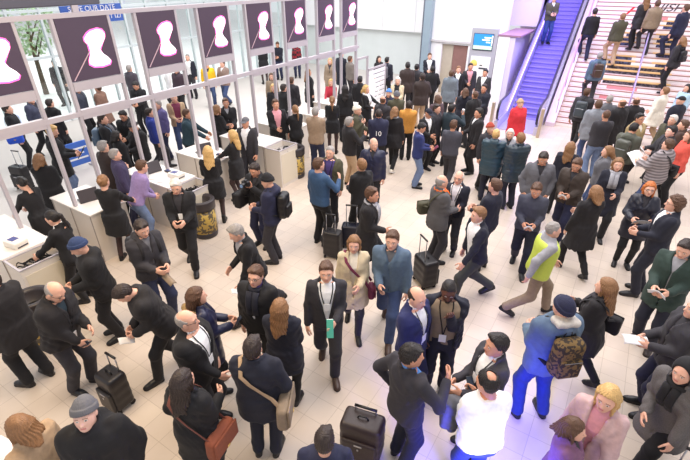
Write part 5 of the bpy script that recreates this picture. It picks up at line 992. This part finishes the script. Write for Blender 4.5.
P(283, 84, 40, 'broad person in black-blue jacket right behind the blond person', top='jacket', tc='ink', hair='short', hc='hdk', lc='ink', fat=1.1, h=1.74)
P(271, 73, 170, 'brown haired person in taupe top beyond the fifth counter', sex='F', top='sweater', tc='taupe', hair='bob', hc='hbr', lc='char', h=1.64)
P(291, 77, 20, 'person in charcoal coat beyond the fifth counter, back turned', top='coat', tc='char', hair='short', hc='hbr', lc='ink', h=1.74)
P(308, 69, 62, 'long haired woman in black coat near the sixth counter', sex='F', top='coat', tc='ink', hair='long', hc='hlb', legsw=SL_, lc='ink', h=1.72)
P(331, 79, 186, 'blond woman in red sweater behind the far counters', sex='F', top='sweater', tc=srgb(170, 36, 56), hair='long', hc='hbl', lc='ink', arms=('table', 'table'), h=1.58)
P(332, 96, 2, 'hostess with brown ponytail in short black dress, back turned', sex='F', top='dress', tc='ink', hem=.68, hair='ponytail', hc='hlb', legsw='tights', lc='tight', arms=('hold', 'hold'), h=1.7)
P(345, 85, 356, 'woman with long black hair in black behind the red sweater', sex='F', top='jacket', tc='ink', hair='long', hc='hblk', lc='ink', h=1.76)
P(366, 85, 120, 'blond hostess with white scarf in black dress reaching right', sex='F', top='dress', tc='ink', hem=.66, hair='bob', hc='hbl', scarf='white', legsw='tights', lc='tight', arms=('reach', 'hold'), h=1.72)
P(360, 76, 10, 'dark haired man in black jacket at the seventh counter', top='jacket', tc='ink', hair='short', hc='hblk', lc='ink', h=1.74)
P(350, 56, 60, 'man in grey-brown jacket waiting near the railing frame', top='jacket', tc=srgb(112, 104, 98), hair='short', hc='hbr', skin='b', lc='char', h=1.78)
P(330, 58, 190, 'long blond haired woman in taupe coat beyond the partition', sex='F', top='coat', tc='taupe', hair='long', hc='hbl', lc='char', h=1.7)
P(341, 51, 40, 'tall man in dark blue coat beyond the partition', top='coat', hem=.5, tc='dnavy', hair='short', hc='hdk', lc='ink', h=1.88)
# --- visitors in the forecourt beyond the screens
P(262, 45, 344, 'woman in black coat and skirt with black boots beyond the fifth screen', sex='F', top='coat', tc='ink', hem=.6, hair='bob', hc='hblk', legsw='tights', lc='tight', shoe='boot', shc='ink', arms=('hold', 'hold'), h=1.76)
s = P(277, 42, 190, 'man in dark navy sweater and jeans reading a phone beyond the screens', top='sweater', tc='dnavy', hair='short', hc='hbr', skin='b', lc='djean', legsw=J, arms=('hold', 'hold'), head=(.35, 0), h=1.78); phone(s, 'phone read by the man in dark navy sweater')
P(296, 42, 176, 'dark haired woman in red and black checked top below the sixth screen', sex='F', top='sweater', tk='plaid', tc=srgb(150, 36, 48), hair='long', hc='hdk', lc='djean', legsw=J, h=1.7)
P(222, 60, 205, 'person in taupe jacket and jeans below the fourth screen', top='jacket', tc=srgb(140, 118, 108), under='white', hair='short', hc='hbr', lc='jean', legsw=J, legs='walk', arms=('hold', 'pocket'), h=1.8)
P(206, 61, 160, 'person in bright yellow jacket beside the taupe jacket', top='jacket', tc=srgb(240, 190, 30), hair='short', hc='hdk', lc='jean', legsw=J, h=1.76)
P(187, 54, 180, 'person in white shirt and dark waistcoat between third and fourth screens', top='suit', V=(.9, .12), tc='dnavy', under='white', hair='crop', hc='hgy', lc='char', h=1.78)
P(166, 65, 250, 'person in white top behind the strip below the third screen', sex='F', top='sweater', tc='white', hair='bob', hc='hbr', lc='char', h=1.7)
P(176, 66, 200, 'person in dark maroon jacket behind the strip below the third screen', top='jacket', tc=srgb(60, 44, 56), hair='short', hc='hdk', lc='ink', h=1.74)
P(128, 65, 20, 'grey haired man in dark coat seen between second and third screens', top='coat', tc=srgb(72, 66, 76), hair='short', hc='hgy', lc='ink', h=1.78)
P(97, 84, 275, 'person in tan-brown coat behind the strip below the second screen', top='coat', tc=srgb(128, 96, 82), hair='short', hc='hbr', lc='char', legs='walk', h=1.74)
P(75, 84, 90, 'person in navy jacket behind the strip below the second screen', top='jacket', tc=srgb(52, 58, 74), hair='short', hc='hdk', lc='ink', h=1.76)
P(28, 94, 100, 'person in grey-blue jacket behind the strip below the first screen', sex='M', top='jacket', tc=srgb(70, 74, 96), hair='short', hc='hlb', skin='a', lc='ink', legs='walk', h=1.8)
s = P(5, 104, 60, 'person with bright blue bag in dark clothes at the upper left edge', top='jacket', tc='ink', hair='short', hc='hdk', lc='ink', legsw=SL_, h=1.78); shoulder_bag(s, 'bright blue bag carried at the upper left edge', srgb(40, 84, 200), side=1, size=(.18, .1, .2), z=1.02, yo=-.02)
P(48, 99, 20, 'person in black with dark luggage beyond the first lane', top='coat', tc='ink', hair='short', hc='hdk', lc='ink', h=1.7); suitcase(28, 192, 15, 'black trolley suitcase beyond the first lane', P=at_z(26, 188, 0), h=.55)
P(53, 60, 170, 'distant person in dark clothes outside the glass facade', top='coat', tc='char', hair='short', hc='hdk', lc='ink', h=1.75, zoff=-.02)
# --- bottom right blur group
s = P(612, 388, 226, 'blond person in lilac-beige coat rushing at the bottom right', sex='F', top='coat', tc=srgb(196, 164, 164), V=(.95, .07), under='pink', hair='long', hc='hbl', lc='blue', legs='stride', arms=('fwd', 'carry'), h=1.7, lean=.12)
e = empty('shopping_bag', at_z(573, 455, .45), rad(20), 'white paper carrier bag with blue light in its colour at the bottom right', 'bag'); v, q = sdf_box((0, 0, -.05), (.15, .07, .19), .02, extra=lambda F, x, y, z: F+.004*np.sin(z*30+x*20)); link('bag_body', mesh('bag_body', v, q, mat('blue_lit_white_paper', srgb(206, 214, 236), .6)), e)  # white bag; the blue light on it is painted into the paper colour
for sy in (-.05, .05): MB().tube([(-.06, sy, .13), (-.05, sy, .24), (.05, sy, .24), (.06, sy, .13)], .005, 6).build('handle', mat('cord', srgb(220, 220, 230), .7), e, True)
s = P(690, 362, 246, 'person in grey patterned coat and dark scarf bending at the right edge', sex='F', top='coat', tk='tweed', tc=srgb(96, 92, 92), scarf='ink', hair='hood', hc='ink', lc='ink', lean=.35, legs='stride', arms=('fwd', 'hold'), h=1.74)
suitcase(655, 470, 40, 'black trolley suitcase at the bottom right corner', P=at_z(662, 520, 0), h=.6, w=.22, d=.14)
s = P(576, 420, 120, 'person in pink and dark jacket low at the bottom edge', sex='F', top='jacket', tc=srgb(120, 80, 110), hair='bob', hc='hbr', lc='navy', h=1.5, arms=('carry', 'hold'))
# ------------------------------------------------------------------ light
w = bpy.data.worlds.new('world'); SC.world = w; w.use_nodes = True
bg = w.node_tree.nodes['Background']; bg.inputs[0].default_value = (.93, .94, 1, 1); bg.inputs[1].default_value = .8
def area(name, loc, size, e, col, rot=(0, 0, 0), sy=None):
    l = bpy.data.lights.new(name, 'AREA'); l.size = size; l.energy = e; l.color = col; o = bpy.data.objects.new(name, l); COL.objects.link(o); o.location = loc; o.rotation_euler = rot
    if sy: l.shape = 'RECTANGLE'; l.size_y = sy
    return o
area('ceiling_light', (-4.6, 1.2, 6.2), 3, 270, (1, .74, .42)); area('ceiling_light', (-1, 6, 8), 5, 420, (1, .93, .95)); area('ceiling_light', (-12, 11, 8.5), 8, 720, (1, .98, .98)); area('ceiling_light', (-6, 16, 8), 6, 260, (1, .98, .97)); area('ceiling_light', (-3, 12, 9), 7, 720, (1, .95, .93)); area('ceiling_light', (2, 19, 11), 6, 650, (1, .93, .96))
area('daylight', (-26, 12, 11), 16, 2900, (.97, .99, 1))
def spot(name, loc, tgt, e, col, ang, bl=.6, r=.15):
    l = bpy.data.lights.new(name, 'SPOT'); l.energy = e; l.color = col; l.spot_size = rad(ang); l.spot_blend = bl; l.shadow_soft_size = r; o = bpy.data.objects.new(name, l); COL.objects.link(o); o.location = loc; o.rotation_euler = (Vector(tgt)-Vector(loc)).to_track_quat('-Z', 'Y').to_euler(); return o
spot('blue_stage_spot', (.1, 2.25, 1.2), (-.6, 3.7, .3), 620, (.1, .1, 1.), 95, 1., .3)
for k in range(3):
    P = EO+SD*(2+k*2.2)+np.array((0, 0, 4.0+k*1.3)); area('escalator_light', P, 1.2, 85, (.3, .2, 1.), (0, 0, 0))
SC.view_settings.view_transform = 'Standard'; SC.view_settings.look = 'None'; SC.view_settings.exposure = 0.; SC.view_settings.gamma = 1.
